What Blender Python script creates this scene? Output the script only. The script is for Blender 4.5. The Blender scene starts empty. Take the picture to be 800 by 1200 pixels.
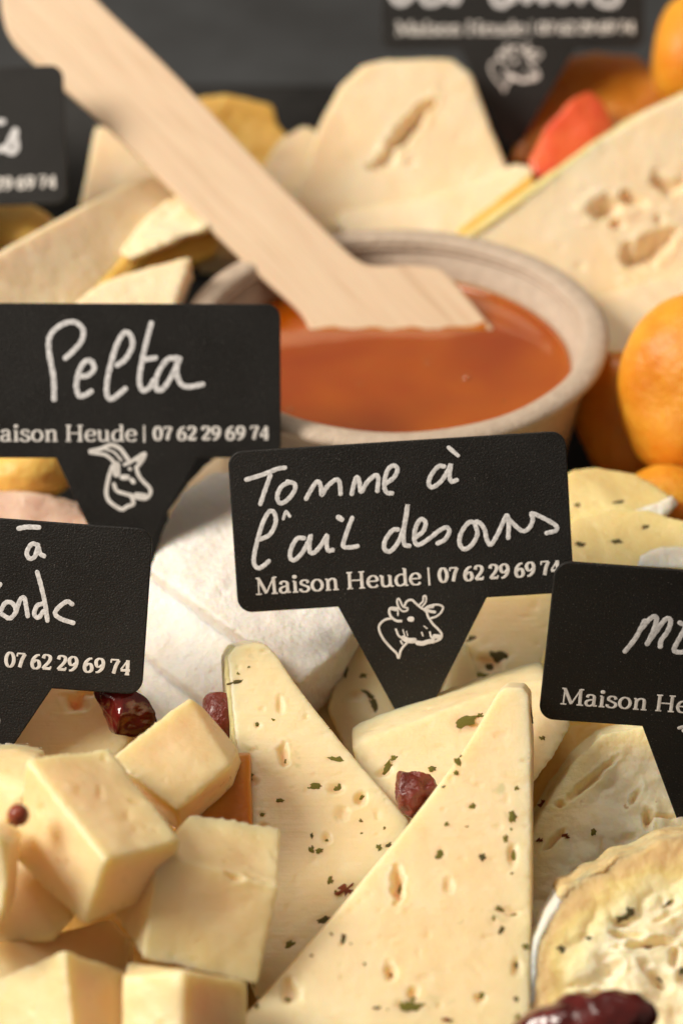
import bpy, bmesh, math, random
import numpy as np
from mathutils import Vector, Matrix
from mathutils.bvhtree import BVHTree

# ------------------------------------------------------------------ camera, world, lights
random.seed(7)
scene = bpy.context.scene
COL = scene.collection
CM = 0.01
TH = math.radians(34.0)
FOCUS = 50.0
ZT = 6.5                                   # height of the aim point above the table, cm
F = np.array([0, math.cos(TH), -math.sin(TH)])
R = np.array([1.0, 0, 0])
U = np.array([0, math.sin(TH), math.cos(TH)])
CAM = np.array([0, 0, ZT]) - FOCUS * F
S = 0.36 / 1200                            # one photo pixel at unit distance (100 mm lens, 36 mm high)

cd = bpy.data.cameras.new('camera')
cam = bpy.data.objects.new('camera', cd)
COL.objects.link(cam)
cam.location = Vector(CAM * CM)
cam.rotation_euler = (math.pi / 2 - TH, 0, 0)
cd.lens = 100
cd.sensor_fit = 'VERTICAL'
cd.sensor_height = 36
cd.clip_start = 0.01
cd.clip_end = 50
cd.dof.use_dof = True
cd.dof.focus_distance = 0.485
cd.dof.aperture_fstop = 11.5
cd.dof.aperture_blades = 0
scene.camera = cam

w = bpy.data.worlds.new('World')
scene.world = w
w.use_nodes = True
w.node_tree.nodes['Background'].inputs[0].default_value = (1.0, 0.84, 0.68, 1)
w.node_tree.nodes['Background'].inputs[1].default_value = 0.20


def area(name, loc, target, size, power, col):
    l = bpy.data.lights.new(name, 'AREA')
    l.shape = 'RECTANGLE'
    l.size, l.size_y = size
    l.energy = power
    l.color = col
    o = bpy.data.objects.new(name, l)
    COL.objects.link(o)
    o.location = loc
    o.rotation_euler = (Vector(target) - Vector(loc)).to_track_quat('-Z', 'Y').to_euler()
    return o


area('key_softbox', (-0.78, -0.14, 0.74), (0, 0.04, 0.04), (0.42, 0.42), 14.6, (1.0, 0.91, 0.79))
area('top_softbox', (-0.15, 0.35, 1.15), (0, 0.05, 0.04), (0.5, 0.4), 3.2, (1.0, 0.91, 0.80))
scene.view_settings.view_transform = 'Standard'
scene.view_settings.look = 'None'
scene.view_settings.exposure = 0.0
scene.view_settings.gamma = 1.0

# ------------------------------------------------------------------ geometry helpers (all in cm until linked)


def W(px, py, d):
    return CAM + d * (F + (px - 400) * S * R - (py - 600) * S * U)


def ray(px, py):
    v = F + (px - 400) * S * R - (py - 600) * S * U
    return v / np.linalg.norm(v)


def d_at_z(py, z):
    """view depth of the level z (cm above table) seen at photo row py"""
    return (CAM[2] - z) / (math.sin(TH) + S * (py - 600) * math.cos(TH))


def _h(x, y, z, seed):
    n = (x * 374761393 + y * 668265263 + z * 1274126177 + seed * 974634777) & 0xffffffff
    n = ((n ^ (n >> 13)) * 1274126177) & 0xffffffff
    return ((n ^ (n >> 16)) & 0xffff) / 65535.0


def vnoise(P, seed=0):
    I = np.floor(P).astype(np.int64)
    f = P - I
    f = f * f * (3 - 2 * f)
    r = 0
    for dx in (0, 1):
        for dy in (0, 1):
            for dz in (0, 1):
                wgt = (f[:, 0] if dx else 1 - f[:, 0]) * (f[:, 1] if dy else 1 - f[:, 1]) * (f[:, 2] if dz else 1 - f[:, 2])
                r = r + wgt * _h(I[:, 0] + dx, I[:, 1] + dy, I[:, 2] + dz, seed)
    return r * 2 - 1


def fbm(P, oct=3, seed=0):
    r, a = 0, 1.0
    for k in range(oct):
        r = r + a * vnoise(P * 2 ** k + 17.3 * k, seed + k)
        a *= 0.5
    return r


def link(name, me, parent=None, mat=None, origin=None):
    """mesh coordinates in cm (world) -> object in metres whose origin is its own base centre"""
    n = len(me.vertices)
    co = np.empty(n * 3)
    me.vertices.foreach_get('co', co)
    co = co.reshape(-1, 3)
    if origin is None:
        origin = np.array([(co[:, 0].min() + co[:, 0].max()) / 2, (co[:, 1].min() + co[:, 1].max()) / 2, co[:, 2].min()])
    me.vertices.foreach_set('co', ((co - origin) * CM).ravel())
    me.update()
    o = bpy.data.objects.new(name, me)
    COL.objects.link(o)
    if mat:
        me.materials.clear()
        me.materials.append(mat)
    o.location = Vector(origin * CM)
    if parent:
        o.parent = parent
        o.location = o.location - parent.location
    return o


def empty(name, loc_cm):
    o = bpy.data.objects.new(name, None)
    o.empty_display_size = 0.01
    COL.objects.link(o)
    o.location = Vector(np.array(loc_cm) * CM)
    return o


def tag(o, label=None, cat=None, group=None, kind=None):
    if label: o['label'] = label
    if cat: o['category'] = cat
    if group: o['group'] = group
    if kind: o['kind'] = kind
    return o


def smooth(me):
    me.polygons.foreach_set('use_smooth', [True] * len(me.polygons))


def raw(verts, faces):
    me = bpy.data.meshes.new('m')
    me.from_pydata([tuple(v) for v in verts], [], faces)
    bm = bmesh.new()
    bm.from_mesh(me)
    bmesh.ops.recalc_face_normals(bm, faces=bm.faces)
    bm.to_mesh(me)
    bm.free()
    return me


def organic(me, voxel=0.05, it=5, noise=(), holes=(), seed=0, ridges=None, edge=None):
    """voxel remesh, relax, displace with noise, press holes in. me in cm world coordinates"""
    o = bpy.data.objects.new('tmp', me)
    COL.objects.link(o)
    m = o.modifiers.new('t', 'TRIANGULATE')
    m = o.modifiers.new('r', 'REMESH')
    m.mode = 'VOXEL'
    m.voxel_size = voxel
    if it:
        m = o.modifiers.new('s', 'SMOOTH')
        m.factor = 0.5
        m.iterations = it
    dg = bpy.context.evaluated_depsgraph_get()
    new = bpy.data.meshes.new_from_object(o.evaluated_get(dg))
    bpy.data.objects.remove(o)
    n = len(new.vertices)
    co = np.empty(n * 3); new.vertices.foreach_get('co', co); co = co.reshape(-1, 3)
    no = np.empty(n * 3); new.vertices.foreach_get('normal', no); no = no.reshape(-1, 3)
    disp = np.zeros(n)
    mask = 1.0
    if edge:
        q = co - CAM
        dp = q @ F
        X = q @ R / dp / S + 400
        Y = 600 - q @ U / dp / S
        dist = np.full(n, 1e9)
        for (ax, ay), (bx, by) in zip(edge[:-1], edge[1:]):
            L2 = (bx - ax) ** 2 + (by - ay) ** 2
            t = np.clip(((X - ax) * (bx - ax) + (Y - ay) * (by - ay)) / L2, 0, 1)
            dist = np.minimum(dist, np.hypot(X - ax - t * (bx - ax), Y - ay - t * (by - ay)))
        dist = dist * S * 45                       # distance from the rind, cm
        at = new.attributes.new('from_rind', 'FLOAT', 'POINT')
        at.data.foreach_set('value', dist.astype(np.float32))
        mask = 0.12 + 0.88 * np.clip((dist - 0.38) / 0.5, 0, 1)
    for (amp, sc, oc) in noise:
        disp += amp * fbm(co / sc, oc, seed) * (0.45 + 0.55 * mask)
    if edge:
        lump = np.abs(fbm(co / 0.85, 3, seed + 40)) ** 0.8 * 0.24 + np.abs(fbm(co / 0.3, 2, seed + 50)) * 0.03
        disp += (lump - 0.12) * mask
    if ridges:
        vec, per, amp = ridges
        ph = co @ np.array(vec) / per + 0.35 * vnoise(co / 1.2, seed + 5)
        disp += amp * np.sin(ph * 2 * math.pi) * (0.6 + 0.4 * vnoise(co / 0.6, seed + 9))
    disp -= 0.10 * np.clip(vnoise(co / 0.15, seed + 70) - 0.66, 0, 1) + 0.05 * np.clip(vnoise(co / 0.07, seed + 71) - 0.7, 0, 1)
    co2 = co + no * disp[:, None]
    if holes:
        bvh = BVHTree.FromPolygons([Vector(v) for v in co], [tuple(p.vertices) for p in new.polygons])
        for (hx, hy, rx, ry, ang, dep) in holes:
            hit = bvh.ray_cast(Vector(CAM), Vector(ray(hx, hy)))
            if hit[0] is None:
                continue
            c = np.array(hit[0]); nn = np.array(hit[1])
            dd = (c - CAM) @ F * S
            a = math.radians(ang)
            X = math.cos(a) * R + math.sin(a) * U
            X = X - nn * (X @ nn); X /= np.linalg.norm(X)
            Y = np.cross(nn, X)
            v = co - c
            near = (np.abs(v @ nn) < 0.25) & (no @ nn > 0.2)
            jit = 1 + 0.35 * vnoise(co / 0.12, seed + 3)
            q = np.sqrt(((v @ X) / (rx * dd)) ** 2 + ((v @ Y) / (ry * dd)) ** 2) * jit
            k = np.clip(1.15 - q, 0, 1)
            k = k * k * (3 - 2 * k)
            lip = np.exp(-((q - 1.15) / 0.25) ** 2) * 0.08
            co2 += np.where(near, (lip - k) * dep, 0)[:, None] * nn
    new.vertices.foreach_set('co', co2.ravel())
    new.update()
    smooth(new)
    return new


def prism(front, t, dirv=None, back_scale=1.0):
    """closed solid whose seen face runs through the given points; t cm thick"""
    P = [W(*p) for p in front]
    dv = np.array(F if dirv is None else dirv, float)
    dv = dv / np.linalg.norm(dv) * t
    c = sum(P) / len(P)
    B = [c + (p - c) * back_scale + dv for p in P]
    n = len(P)
    faces = [tuple(range(n)), tuple(range(2 * n - 1, n - 1, -1))]
    faces += [(i, (i + 1) % n, n + (i + 1) % n, n + i) for i in range(n)]
    return raw(P + B, faces)


def box_corner(O, A, B, C, d):
    """right-angled block from the photo positions of its nearest corner and of the three edges' far ends"""
    o = np.array(O, float)
    v = [np.array([p[0] - o[0], -(p[1] - o[1])]) for p in (A, B, C)]
    ab, bc, ac = -(v[0] @ v[1]), -(v[1] @ v[2]), -(v[0] @ v[2])
    az = math.sqrt(max(ab * ac / bc, 1)); bz = ab / az; cz = ac / az
    s = S * d
    O3 = W(O[0], O[1], d)
    E = [W(p[0], p[1], d + z * s) - O3 for p, z in zip((A, B, C), (az, bz, cz))]
    V = [O3 + i * E[0] + j * E[1] + k * E[2] for i in (0, 1) for j in (0, 1) for k in (0, 1)]
    return raw(V, [(0, 1, 3, 2), (4, 6, 7, 5), (0, 4, 5, 1), (2, 3, 7, 6), (0, 2, 6, 4), (1, 5, 7, 3)])


def hexa(front, back):
    V = [W(*p) for p in front] + [W(*p) for p in back]
    return raw(V, [(0, 1, 2, 3), (7, 6, 5, 4), (0, 4, 5, 1), (1, 5, 6, 2), (2, 6, 7, 3), (3, 7, 4, 0)])


def slope(pts, d0, py0, a, b=0.0, px0=400):
    """photo outline on a tilted plane: depth d0 at row py0, a cm further per row upward, b per column rightward"""
    return [(x, y, d0 + a * (py0 - y) + b * (x - px0)) for x, y in pts]


def blob(px, py, d, rx, ry, rz, ang=0, noise=(), seed=0, sub=5, flat=0.0, power=1.0):
    """rounded lump: radii in photo pixels across (rx), up (ry), in cm away (rz)"""
    bm = bmesh.new()
    bmesh.ops.create_icosphere(bm, subdivisions=sub, radius=1.0)
    me = bpy.data.meshes.new('m')
    bm.to_mesh(me); bm.free()
    n = len(me.vertices)
    co = np.empty(n * 3); me.vertices.foreach_get('co', co); co = co.reshape(-1, 3)
    nrm = co.copy()
    co = np.sign(co) * np.abs(co) ** power
    a = math.radians(ang)
    X = math.cos(a) * R + math.sin(a) * U
    Y = -math.sin(a) * R + math.cos(a) * U
    s = S * d
    nw = nrm[:, 0:1] * X + nrm[:, 1:2] * Y + nrm[:, 2:3] * (-F)
    pos = co[:, 0:1] * X * rx * s + co[:, 1:2] * Y * ry * s + co[:, 2:3] * (-F) * rz + W(px, py, d)
    disp = np.zeros(n)
    for (amp, sc, oc, mode) in noise:
        f = fbm(pos / sc, oc, seed)
        if mode == 'ridge': f = 1 - 2 * np.abs(f)
        if mode == 'bump': f = np.maximum(f, -0.2)
        disp += amp * f
    pos = pos + nw * disp[:, None]
    me.vertices.foreach_set('co', pos.ravel())
    me.update(); smooth(me)
    return me


# ------------------------------------------------------------------ materials
def new_mat(name):
    m = bpy.data.materials.new(name)
    m.use_nodes = True
    nt = m.node_tree
    return m, nt, nt.nodes['Principled BSDF']


def noise_node(nt, scale, detail=4, rough=0.55, dist=0.0):
    tc = nt.nodes.get('TC') or nt.nodes.new('ShaderNodeTexCoord')
    tc.name = 'TC'
    n = nt.nodes.new('ShaderNodeTexNoise')
    n.inputs['Scale'].default_value = scale
    n.inputs['Detail'].default_value = detail
    n.inputs['Roughness'].default_value = rough
    n.inputs['Distortion'].default_value = dist
    nt.links.new(tc.outputs['Object'], n.inputs['Vector'])
    return n


def ramp(nt, src, stops):
    r = nt.nodes.new('ShaderNodeValToRGB')
    e = r.color_ramp.elements
    while len(e) < len(stops): e.new(0.5)
    for el, (p, c) in zip(e, stops):
        el.position = p
        el.color = (*c, 1) if len(c) == 3 else c
    nt.links.new(src, r.inputs[0])
    return r


def mixc(nt, fac, a, b, mode='MIX'):
    m = nt.nodes.new('ShaderNodeMix')
    m.data_type = 'RGBA'; m.blend_type = mode
    for s, v in ((m.inputs[0], fac), (m.inputs[6], a), (m.inputs[7], b)):
        if hasattr(v, 'is_linked') or isinstance(v, bpy.types.NodeSocket): nt.links.new(v, s)
        else: s.default_value = v if not isinstance(v, tuple) else (*v, 1)
    return m.outputs[2]


def bumps(nt, p, layers):
    prev = None
    for sock, strength, dist in layers:
        b = nt.nodes.new('ShaderNodeBump')
        b.inputs['Strength'].default_value = strength
        b.inputs['Distance'].default_value = dist
        nt.links.new(sock, b.inputs['Height'])
        if prev: nt.links.new(prev, b.inputs['Normal'])
        prev = b.outputs[0]
    nt.links.new(prev, p.inputs['Normal'])


def paste_mat(name, c1, c2, rough=0.42, sss=0.7, rad=0.0035, bump=0.25, spec=0.4, speck=None, big=60, fine=900, radius=(1.0, 0.6, 0.28), third=None, drag=None, stain=None):
    m, nt, p = new_mat(name)
    a = noise_node(nt, big, 5, 0.6, 0.3)
    r = ramp(nt, a.outputs[0], [(0.32, c1), (0.68, c2)])
    col = r.outputs[0]
    if third:
        t = noise_node(nt, big * 2.7, 4, 0.6, 0.6)
        tr = ramp(nt, t.outputs[0], [(0.58, (0, 0, 0)), (0.68, (1, 1, 1))])
        col = mixc(nt, tr.outputs[0], col, third)
    if stain:
        t = noise_node(nt, 190, 3, 0.5, 0.3)
        tr = ramp(nt, t.outputs[0], [(0.66, (0, 0, 0)), (0.76, (0.8, 0.8, 0.8))])
        col = mixc(nt, tr.outputs[0], col, stain)
    if speck:
        s = noise_node(nt, 420, 2, 0.5)
        sr = ramp(nt, s.outputs[0], [(0.69, (0, 0, 0)), (0.76, (1, 1, 1))])
        col = mixc(nt, sr.outputs[0], col, speck)
    nt.links.new(col, p.inputs['Base Color'])
    p.inputs['Subsurface Weight'].default_value = sss
    p.inputs['Subsurface Radius'].default_value = radius
    p.inputs['Subsurface Scale'].default_value = rad
    p.inputs['Specular IOR Level'].default_value = spec
    rr = noise_node(nt, 300, 3, 0.6)
    mr = nt.nodes.new('ShaderNodeMapRange')
    mr.inputs[1].default_value = 0.3; mr.inputs[2].default_value = 0.7
    mr.inputs[3].default_value = max(rough - 0.12, 0.05); mr.inputs[4].default_value = rough + 0.15
    nt.links.new(rr.outputs[0], mr.inputs[0])
    nt.links.new(mr.outputs[0], p.inputs['Roughness'])
    f = noise_node(nt, fine, 4, 0.6)
    g = noise_node(nt, 220, 3, 0.5)
    lay = [(g.outputs[0], bump, 0.0012), (f.outputs[0], bump, 0.0004)]
    if drag:
        mp = nt.nodes.new('ShaderNodeMapping')
        mp.inputs['Rotation'].default_value = drag
        mp.inputs['Scale'].default_value = (40, 1500, 1500)
        nt.links.new(nt.nodes['TC'].outputs['Object'], mp.inputs[0])
        dn = nt.nodes.new('ShaderNodeTexNoise')
        dn.inputs['Scale'].default_value = 1.0; dn.inputs['Detail'].default_value = 3
        nt.links.new(mp.outputs[0], dn.inputs['Vector'])
        lay.append((dn.outputs[0], 0.35, 0.00025))
    bumps(nt, p, lay)
    return m


def plain(name, col, rough=0.5, sss=0.0, rad=0.002, spec=0.5, coat=0.0, bump=None, c2=None, scale=200, radius=(1, 0.4, 0.15), trans=0.0):
    m, nt, p = new_mat(name)
    n = noise_node(nt, scale, 4, 0.6)
    r = ramp(nt, n.outputs[0], [(0.35, col), (0.65, c2 or tuple(c * 0.8 for c in col))])
    nt.links.new(r.outputs[0], p.inputs['Base Color'])
    p.inputs['Roughness'].default_value = rough
    p.inputs['Specular IOR Level'].default_value = spec
    p.inputs['Coat Weight'].default_value = coat
    p.inputs['Coat Roughness'].default_value = 0.12
    p.inputs['Subsurface Weight'].default_value = sss
    p.inputs['Subsurface Radius'].default_value = radius
    p.inputs['Subsurface Scale'].default_value = rad
    p.inputs['Transmission Weight'].default_value = trans
    if bump:
        f = noise_node(nt, bump[0], 4, 0.6)
        bumps(nt, p, [(f.outputs[0], bump[1], bump[2])])
    return m


M_herb = paste_mat('herb_tomme', (0.92, 0.75, 0.47), (0.88, 0.67, 0.36), rough=0.40, bump=0.22, rad=0.008, third=(0.88, 0.68, 0.38), fine=1500, drag=(0, 0.15, 0.1), stain=(0.60, 0.54, 0.27))
M_cube = paste_mat('firm_yellow_cheese', (0.93, 0.72, 0.42), (0.90, 0.63, 0.30), rough=0.36, bump=0.18, rad=0.010, fine=1400, drag=(0.3, 0.9, 0.4))
M_pale = paste_mat('pale_sheep_cheese', (0.94, 0.78, 0.56), (0.91, 0.69, 0.42), rough=0.45, bump=0.35)
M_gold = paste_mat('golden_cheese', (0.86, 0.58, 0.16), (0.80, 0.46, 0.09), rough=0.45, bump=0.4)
M_crumb = paste_mat('crumbly_cheese', (0.92, 0.84, 0.58), (0.88, 0.74, 0.38), rough=0.5, bump=0.6, third=(0.80, 0.55, 0.18), speck=(0.62, 0.42, 0.22), big=45)
def rinded_mat(name, stops):
    m = paste_mat(name, (0.96, 0.87, 0.66), (0.92, 0.76, 0.46), rough=0.5, bump=0.6, speck=(0.62, 0.42, 0.22), big=70, rad=0.004)
    nt = m.node_tree
    p = nt.nodes['Principled BSDF']
    base = p.inputs['Base Color'].links[0].from_socket
    a = nt.nodes.new('ShaderNodeAttribute'); a.attribute_name = 'from_rind'
    n = noise_node(nt, 160, 4, 0.6, 0.4)
    ad = nt.nodes.new('ShaderNodeMath'); ad.operation = 'MULTIPLY_ADD'
    nt.links.new(n.outputs[0], ad.inputs[0]); ad.inputs[1].default_value = 0.7
    nt.links.new(a.outputs['Fac'], ad.inputs[2])
    dv = nt.nodes.new('ShaderNodeMath'); dv.operation = 'DIVIDE'; dv.inputs[1].default_value = 3.0
    nt.links.new(ad.outputs[0], dv.inputs[0])
    r = ramp(nt, dv.outputs[0], [(x / 3.0, (*c, al)) for x, c, al in stops])
    nt.links.new(mixc(nt, r.outputs[1], base, r.outputs[0]), p.inputs['Base Color'])
    return m


M_c1 = rinded_mat('crumbly_cheese_with_rind', [(0.35, (0.90, 0.78, 0.46), 1), (0.60, (0.88, 0.72, 0.36), 0.9), (1.1, (0.90, 0.8, 0.5), 0.0)])
M_c2 = rinded_mat('veined_cheese_with_rind', [(0.35, (0.74, 0.50, 0.24), 1), (0.60, (0.78, 0.54, 0.25), 1), (0.80, (0.86, 0.68, 0.28), 1), (1.15, (0.90, 0.80, 0.42), 0.6), (1.5, (0.92, 0.85, 0.6), 0.0)])
M_soft = paste_mat('soft_cheese', (0.87, 0.73, 0.36), (0.82, 0.62, 0.24), rough=0.42, bump=0.3)
M_rind_tan = paste_mat('tan_rind', (0.66, 0.44, 0.20), (0.78, 0.60, 0.33), rough=0.5, bump=0.7, big=120)
M_rind_white = paste_mat('white_rind', (0.88, 0.83, 0.74), (0.84, 0.75, 0.60), rough=0.6, bump=0.6, big=150)
M_bloom = paste_mat('bloomy_white_rind', (0.96, 0.92, 0.87), (0.90, 0.83, 0.75), rough=0.5, bump=1.0, big=90, rad=0.002, fine=1400)
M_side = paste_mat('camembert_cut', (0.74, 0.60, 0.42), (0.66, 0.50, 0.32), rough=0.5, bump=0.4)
M_pink = paste_mat('pink_rind', (0.74, 0.46, 0.34), (0.80, 0.60, 0.46), rough=0.55, bump=0.6, big=150)
M_hr = paste_mat('herb_tomme_rind', (0.50, 0.44, 0.20), (0.60, 0.50, 0.26), rough=0.55, bump=0.7, big=200)
M_apricot = plain('dried_apricot', (0.84, 0.39, 0.035), 0.46, 0.9, 0.008, 0.4, 0.05, (300, 0.6, 0.0012), (0.74, 0.27, 0.014), 110, (1.0, 0.45, 0.1))
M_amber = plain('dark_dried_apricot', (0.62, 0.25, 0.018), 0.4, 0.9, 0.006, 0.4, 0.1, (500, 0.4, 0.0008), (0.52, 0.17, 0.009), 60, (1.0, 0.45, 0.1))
M_cran = plain('dried_cranberry', (0.13, 0.008, 0.006), 0.16, 0.3, 0.0015, 0.6, 0.6, (300, 0.4, 0.0010), (0.06, 0.003, 0.003), 200)
M_raisin = plain('sultana', (0.22, 0.032, 0.016), 0.25, 0.4, 0.002, 0.5, 0.3, (900, 0.8, 0.0008), (0.12, 0.014, 0.010), 250)
M_melon = plain('candied_fruit', (0.85, 0.19, 0.055), 0.35, 0.8, 0.004, 0.5, 0.3, (500, 0.4, 0.0006), (0.72, 0.08, 0.03), 120)
M_green = plain('chopped_herb', (0.32, 0.27, 0.035), 0.45, 0.3, 0.001, 0.4, 0, (1500, 0.8, 0.0003), (0.11, 0.11, 0.014), 700)
M_dgreen = plain('dark_herb', (0.18, 0.14, 0.032), 0.5, 0.3, 0.001, 0.4, 0, (1500, 0.8, 0.0003), (0.055, 0.055, 0.014), 700)
M_seed = plain('mustard_seed', (0.34, 0.06, 0.018), 0.25, 0.1, 0.001, 0.5, 0.3, (2500, 0.3, 0.0002), (0.14, 0.02, 0.012), 900)
M_crumbred = plain('red_crumb', (0.42, 0.10, 0.03), 0.5, 0.2, 0.001, 0.4, 0, (1500, 0.8, 0.0004), (0.25, 0.05, 0.02), 900)
M_paint = plain('white_marker', (0.93, 0.93, 0.95), 0.45, 0, 0.001, 0.4, 0, (2500, 0.4, 0.0002), (0.60, 0.60, 0.62), 1100)
M_print = plain('white_print', (0.90, 0.88, 0.86), 0.5, 0, 0.001, 0.4, 0, (2500, 0.3, 0.0002), (0.72, 0.69, 0.66), 700)


def card_material():
    m, nt, p = new_mat('black_grained_plastic')
    n = noise_node(nt, 3800, 2, 0.5)
    r = ramp(nt, n.outputs[0], [(0.45, (0.004, 0.0034, 0.003)), (0.66, (0.010, 0.009, 0.008)), (0.76, (0.14, 0.13, 0.12))])
    nt.links.new(r.outputs[0], p.inputs['Base Color'])
    sm = noise_node(nt, 55, 5, 0.65, 0.5)
    mr = nt.nodes.new('ShaderNodeMapRange')
    mr.inputs[1].default_value = 0.3; mr.inputs[2].default_value = 0.7
    mr.inputs[3].default_value = 0.38; mr.inputs[4].default_value = 0.62
    nt.links.new(sm.outputs[0], mr.inputs[0]); nt.links.new(mr.outputs[0], p.inputs['Roughness'])
    p.inputs['Specular IOR Level'].default_value = 0.45
    f = noise_node(nt, 3000, 3, 0.6)
    bumps(nt, p, [(f.outputs[0], 0.6, 0.00025)])
    return m


M_card = card_material()


def wood_material():
    m, nt, p = new_mat('pale_birch')
    tc = nt.nodes.new('ShaderNodeTexCoord'); tc.name = 'TC'
    mp = nt.nodes.new('ShaderNodeMapping')
    mp.inputs['Scale'].default_value = (22, 260, 260)
    nt.links.new(tc.outputs['Object'], mp.inputs[0])
    n = nt.nodes.new('ShaderNodeTexNoise')
    n.inputs['Scale'].default_value = 1.0; n.inputs['Detail'].default_value = 5
    n.inputs['Distortion'].default_value = 0.8
    nt.links.new(mp.outputs[0], n.inputs['Vector'])
    r = ramp(nt, n.outputs[0], [(0.25, (0.64, 0.45, 0.28)), (0.37, (0.77, 0.58, 0.40)), (0.7, (0.81, 0.63, 0.44))])
    nt.links.new(r.outputs[0], p.inputs['Base Color'])
    p.inputs['Roughness'].default_value = 0.6
    p.inputs['Subsurface Weight'].default_value = 0.2
    p.inputs['Subsurface Scale'].default_value = 0.001
    mp2 = nt.nodes.new('ShaderNodeMapping')
    mp2.inputs['Scale'].default_value = (60, 1500, 1500)
    nt.links.new(tc.outputs['Object'], mp2.inputs[0])
    n2 = nt.nodes.new('ShaderNodeTexNoise'); n2.inputs['Scale'].default_value = 1.0; n2.inputs['Detail'].default_value = 3
    nt.links.new(mp2.outputs[0], n2.inputs['Vector'])
    r2 = ramp(nt, n2.outputs[0], [(0.30, (0.90, 0.85, 0.80)), (0.5, (1, 1, 1))])
    nt.links.new(mixc(nt, 1.0, r.outputs[0], r2.outputs[0], 'MULTIPLY'), p.inputs['Base Color'])
    bumps(nt, p, [(n.outputs[0], 0.35, 0.0006), (n2.outputs[0], 0.4, 0.0003)])
    return m


M_wood = wood_material()


def jam_material():
    m, nt, p = new_mat('apricot_jam')
    n = noise_node(nt, 30, 2, 0.5, 0.2)
    r = ramp(nt, n.outputs[0], [(0.3, (0.34, 0.050, 0.0015)), (0.7, (0.52, 0.125, 0.004))])
    nt.links.new(r.outputs[0], p.inputs['Base Color'])
    p.inputs['Roughness'].default_value = 0.07
    p.inputs['IOR'].default_value = 1.46
    p.inputs['Coat Weight'].default_value = 1.0
    p.inputs['Coat Roughness'].default_value = 0.05
    p.inputs['Coat IOR'].default_value = 1.6
    p.inputs['Subsurface Weight'].default_value = 1.0
    p.inputs['Subsurface Radius'].default_value = (1.0, 0.35, 0.06)
    p.inputs['Subsurface Scale'].default_value = 0.004
    f = noise_node(nt, 130, 2, 0.5)
    bumps(nt, p, [(f.outputs[0], 0.05, 0.0006)])
    return m


M_jam = jam_material()
M_smear = plain('thin_jam_film', (0.62, 0.22, 0.03), 0.12, 0, 0.001, 0.6, 0.6, (300, 0.3, 0.0005), (0.50, 0.13, 0.012), 150)
M_bowl = plain('pressed_fibre', (0.58, 0.47, 0.37), 0.55, 0.1, 0.001, 0.35, 0, (900, 0.6, 0.0006), (0.50, 0.40, 0.31), 400)
M_tray = plain('matt_black_tray', (0.006, 0.0055, 0.005), 0.6, 0, 0.001, 0.25, 0, (900, 0.4, 0.0006), (0.014, 0.013, 0.012), 300)
M_slate = plain('slate_table', (0.052, 0.056, 0.060), 0.6, 0, 0.001, 0.4, 0, (60, 0.5, 0.003), (0.036, 0.038, 0.040), 25)

# ------------------------------------------------------------------ setting: table and tray
tb = raw([(-60, -60, -0.4), (60, -60, -0.4), (60, 120, -0.4), (-60, 120, -0.4), (-60, -60, -4), (60, -60, -4), (60, 120, -4), (-60, 120, -4)],
         [(0, 1, 2, 3), (7, 6, 5, 4), (0, 4, 5, 1), (1, 5, 6, 2), (2, 6, 7, 3), (3, 7, 4, 0)])
tag(link('table', tb, None, M_slate), kind='structure')


def tray():
    root = empty('serving_tray', (0, 8, -0.4))
    x0, x1, y0, y1 = -14, 14, -16, None
    zr = 5.0
    y1 = (W(400, 108, d_at_z(108, zr)))[1]

    def rbox(a, b):
        bm = bmesh.new()
        bmesh.ops.create_cube(bm, size=1)
        for v in bm.verts:
            v.co = Vector([(a[i] + b[i]) / 2 + v.co[i] * (b[i] - a[i]) for i in range(3)])
        bmesh.ops.bevel(bm, geom=bm.edges[:], offset=0.12, segments=3, affect='EDGES', clamp_overlap=True)
        me = bpy.data.meshes.new('m'); bm.to_mesh(me); bm.free(); smooth(me)
        return me
    link('tray_floor', rbox((x0, y0, -0.395), (x1, y1, 0)), root, M_tray)
    link('tray_side', rbox((x0, y1 + 0.01, -0.395), (x1, y1 + 0.5, zr)), root, M_tray)
    link('tray_side', rbox((x0 - 0.5, y0, -0.395), (x0 - 0.01, y1 + 0.5, zr)), root, M_tray)
    link('tray_side', rbox((x1 + 0.01, y0, -0.395), (x1 + 0.5, y1 + 0.5, zr)), root, M_tray)
    tag(root, 'matt black tray with raised sides holding all the cheeses and fruit', 'tray')


tray()

# ------------------------------------------------------------------ bowl, jam, spatula
ZR = ZT - 0.6
BC = np.array([0, 0, 0.0])
_c = W(462, 386, d_at_z(386, ZR))
BR = 4.27


def lathe(profile, c, seg=128, wob=0.0, seed=0):
    V, Fc = [], []
    for (r, z) in profile:
        for k in range(seg):
            a = 2 * math.pi * k / seg
            rr = r + wob * math.sin(3 * a + seed) * (r / BR) + wob * 0.5 * math.sin(7 * a)
            V.append((c[0] + rr * math.cos(a), c[1] + rr * math.sin(a), z + wob * 0.4 * math.sin(5 * a + 1)))
    n = len(profile)
    for i in range(n - 1):
        for k in range(seg):
            Fc.append((i * seg + k, i * seg + (k + 1) % seg, (i + 1) * seg + (k + 1) % seg, (i + 1) * seg + k))
    Fc.append(tuple(range(seg - 1, -1, -1)))
    Fc.append(tuple((n - 1) * seg + k for k in range(seg)))
    me = raw(V, Fc)
    smooth(me)
    return me


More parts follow.
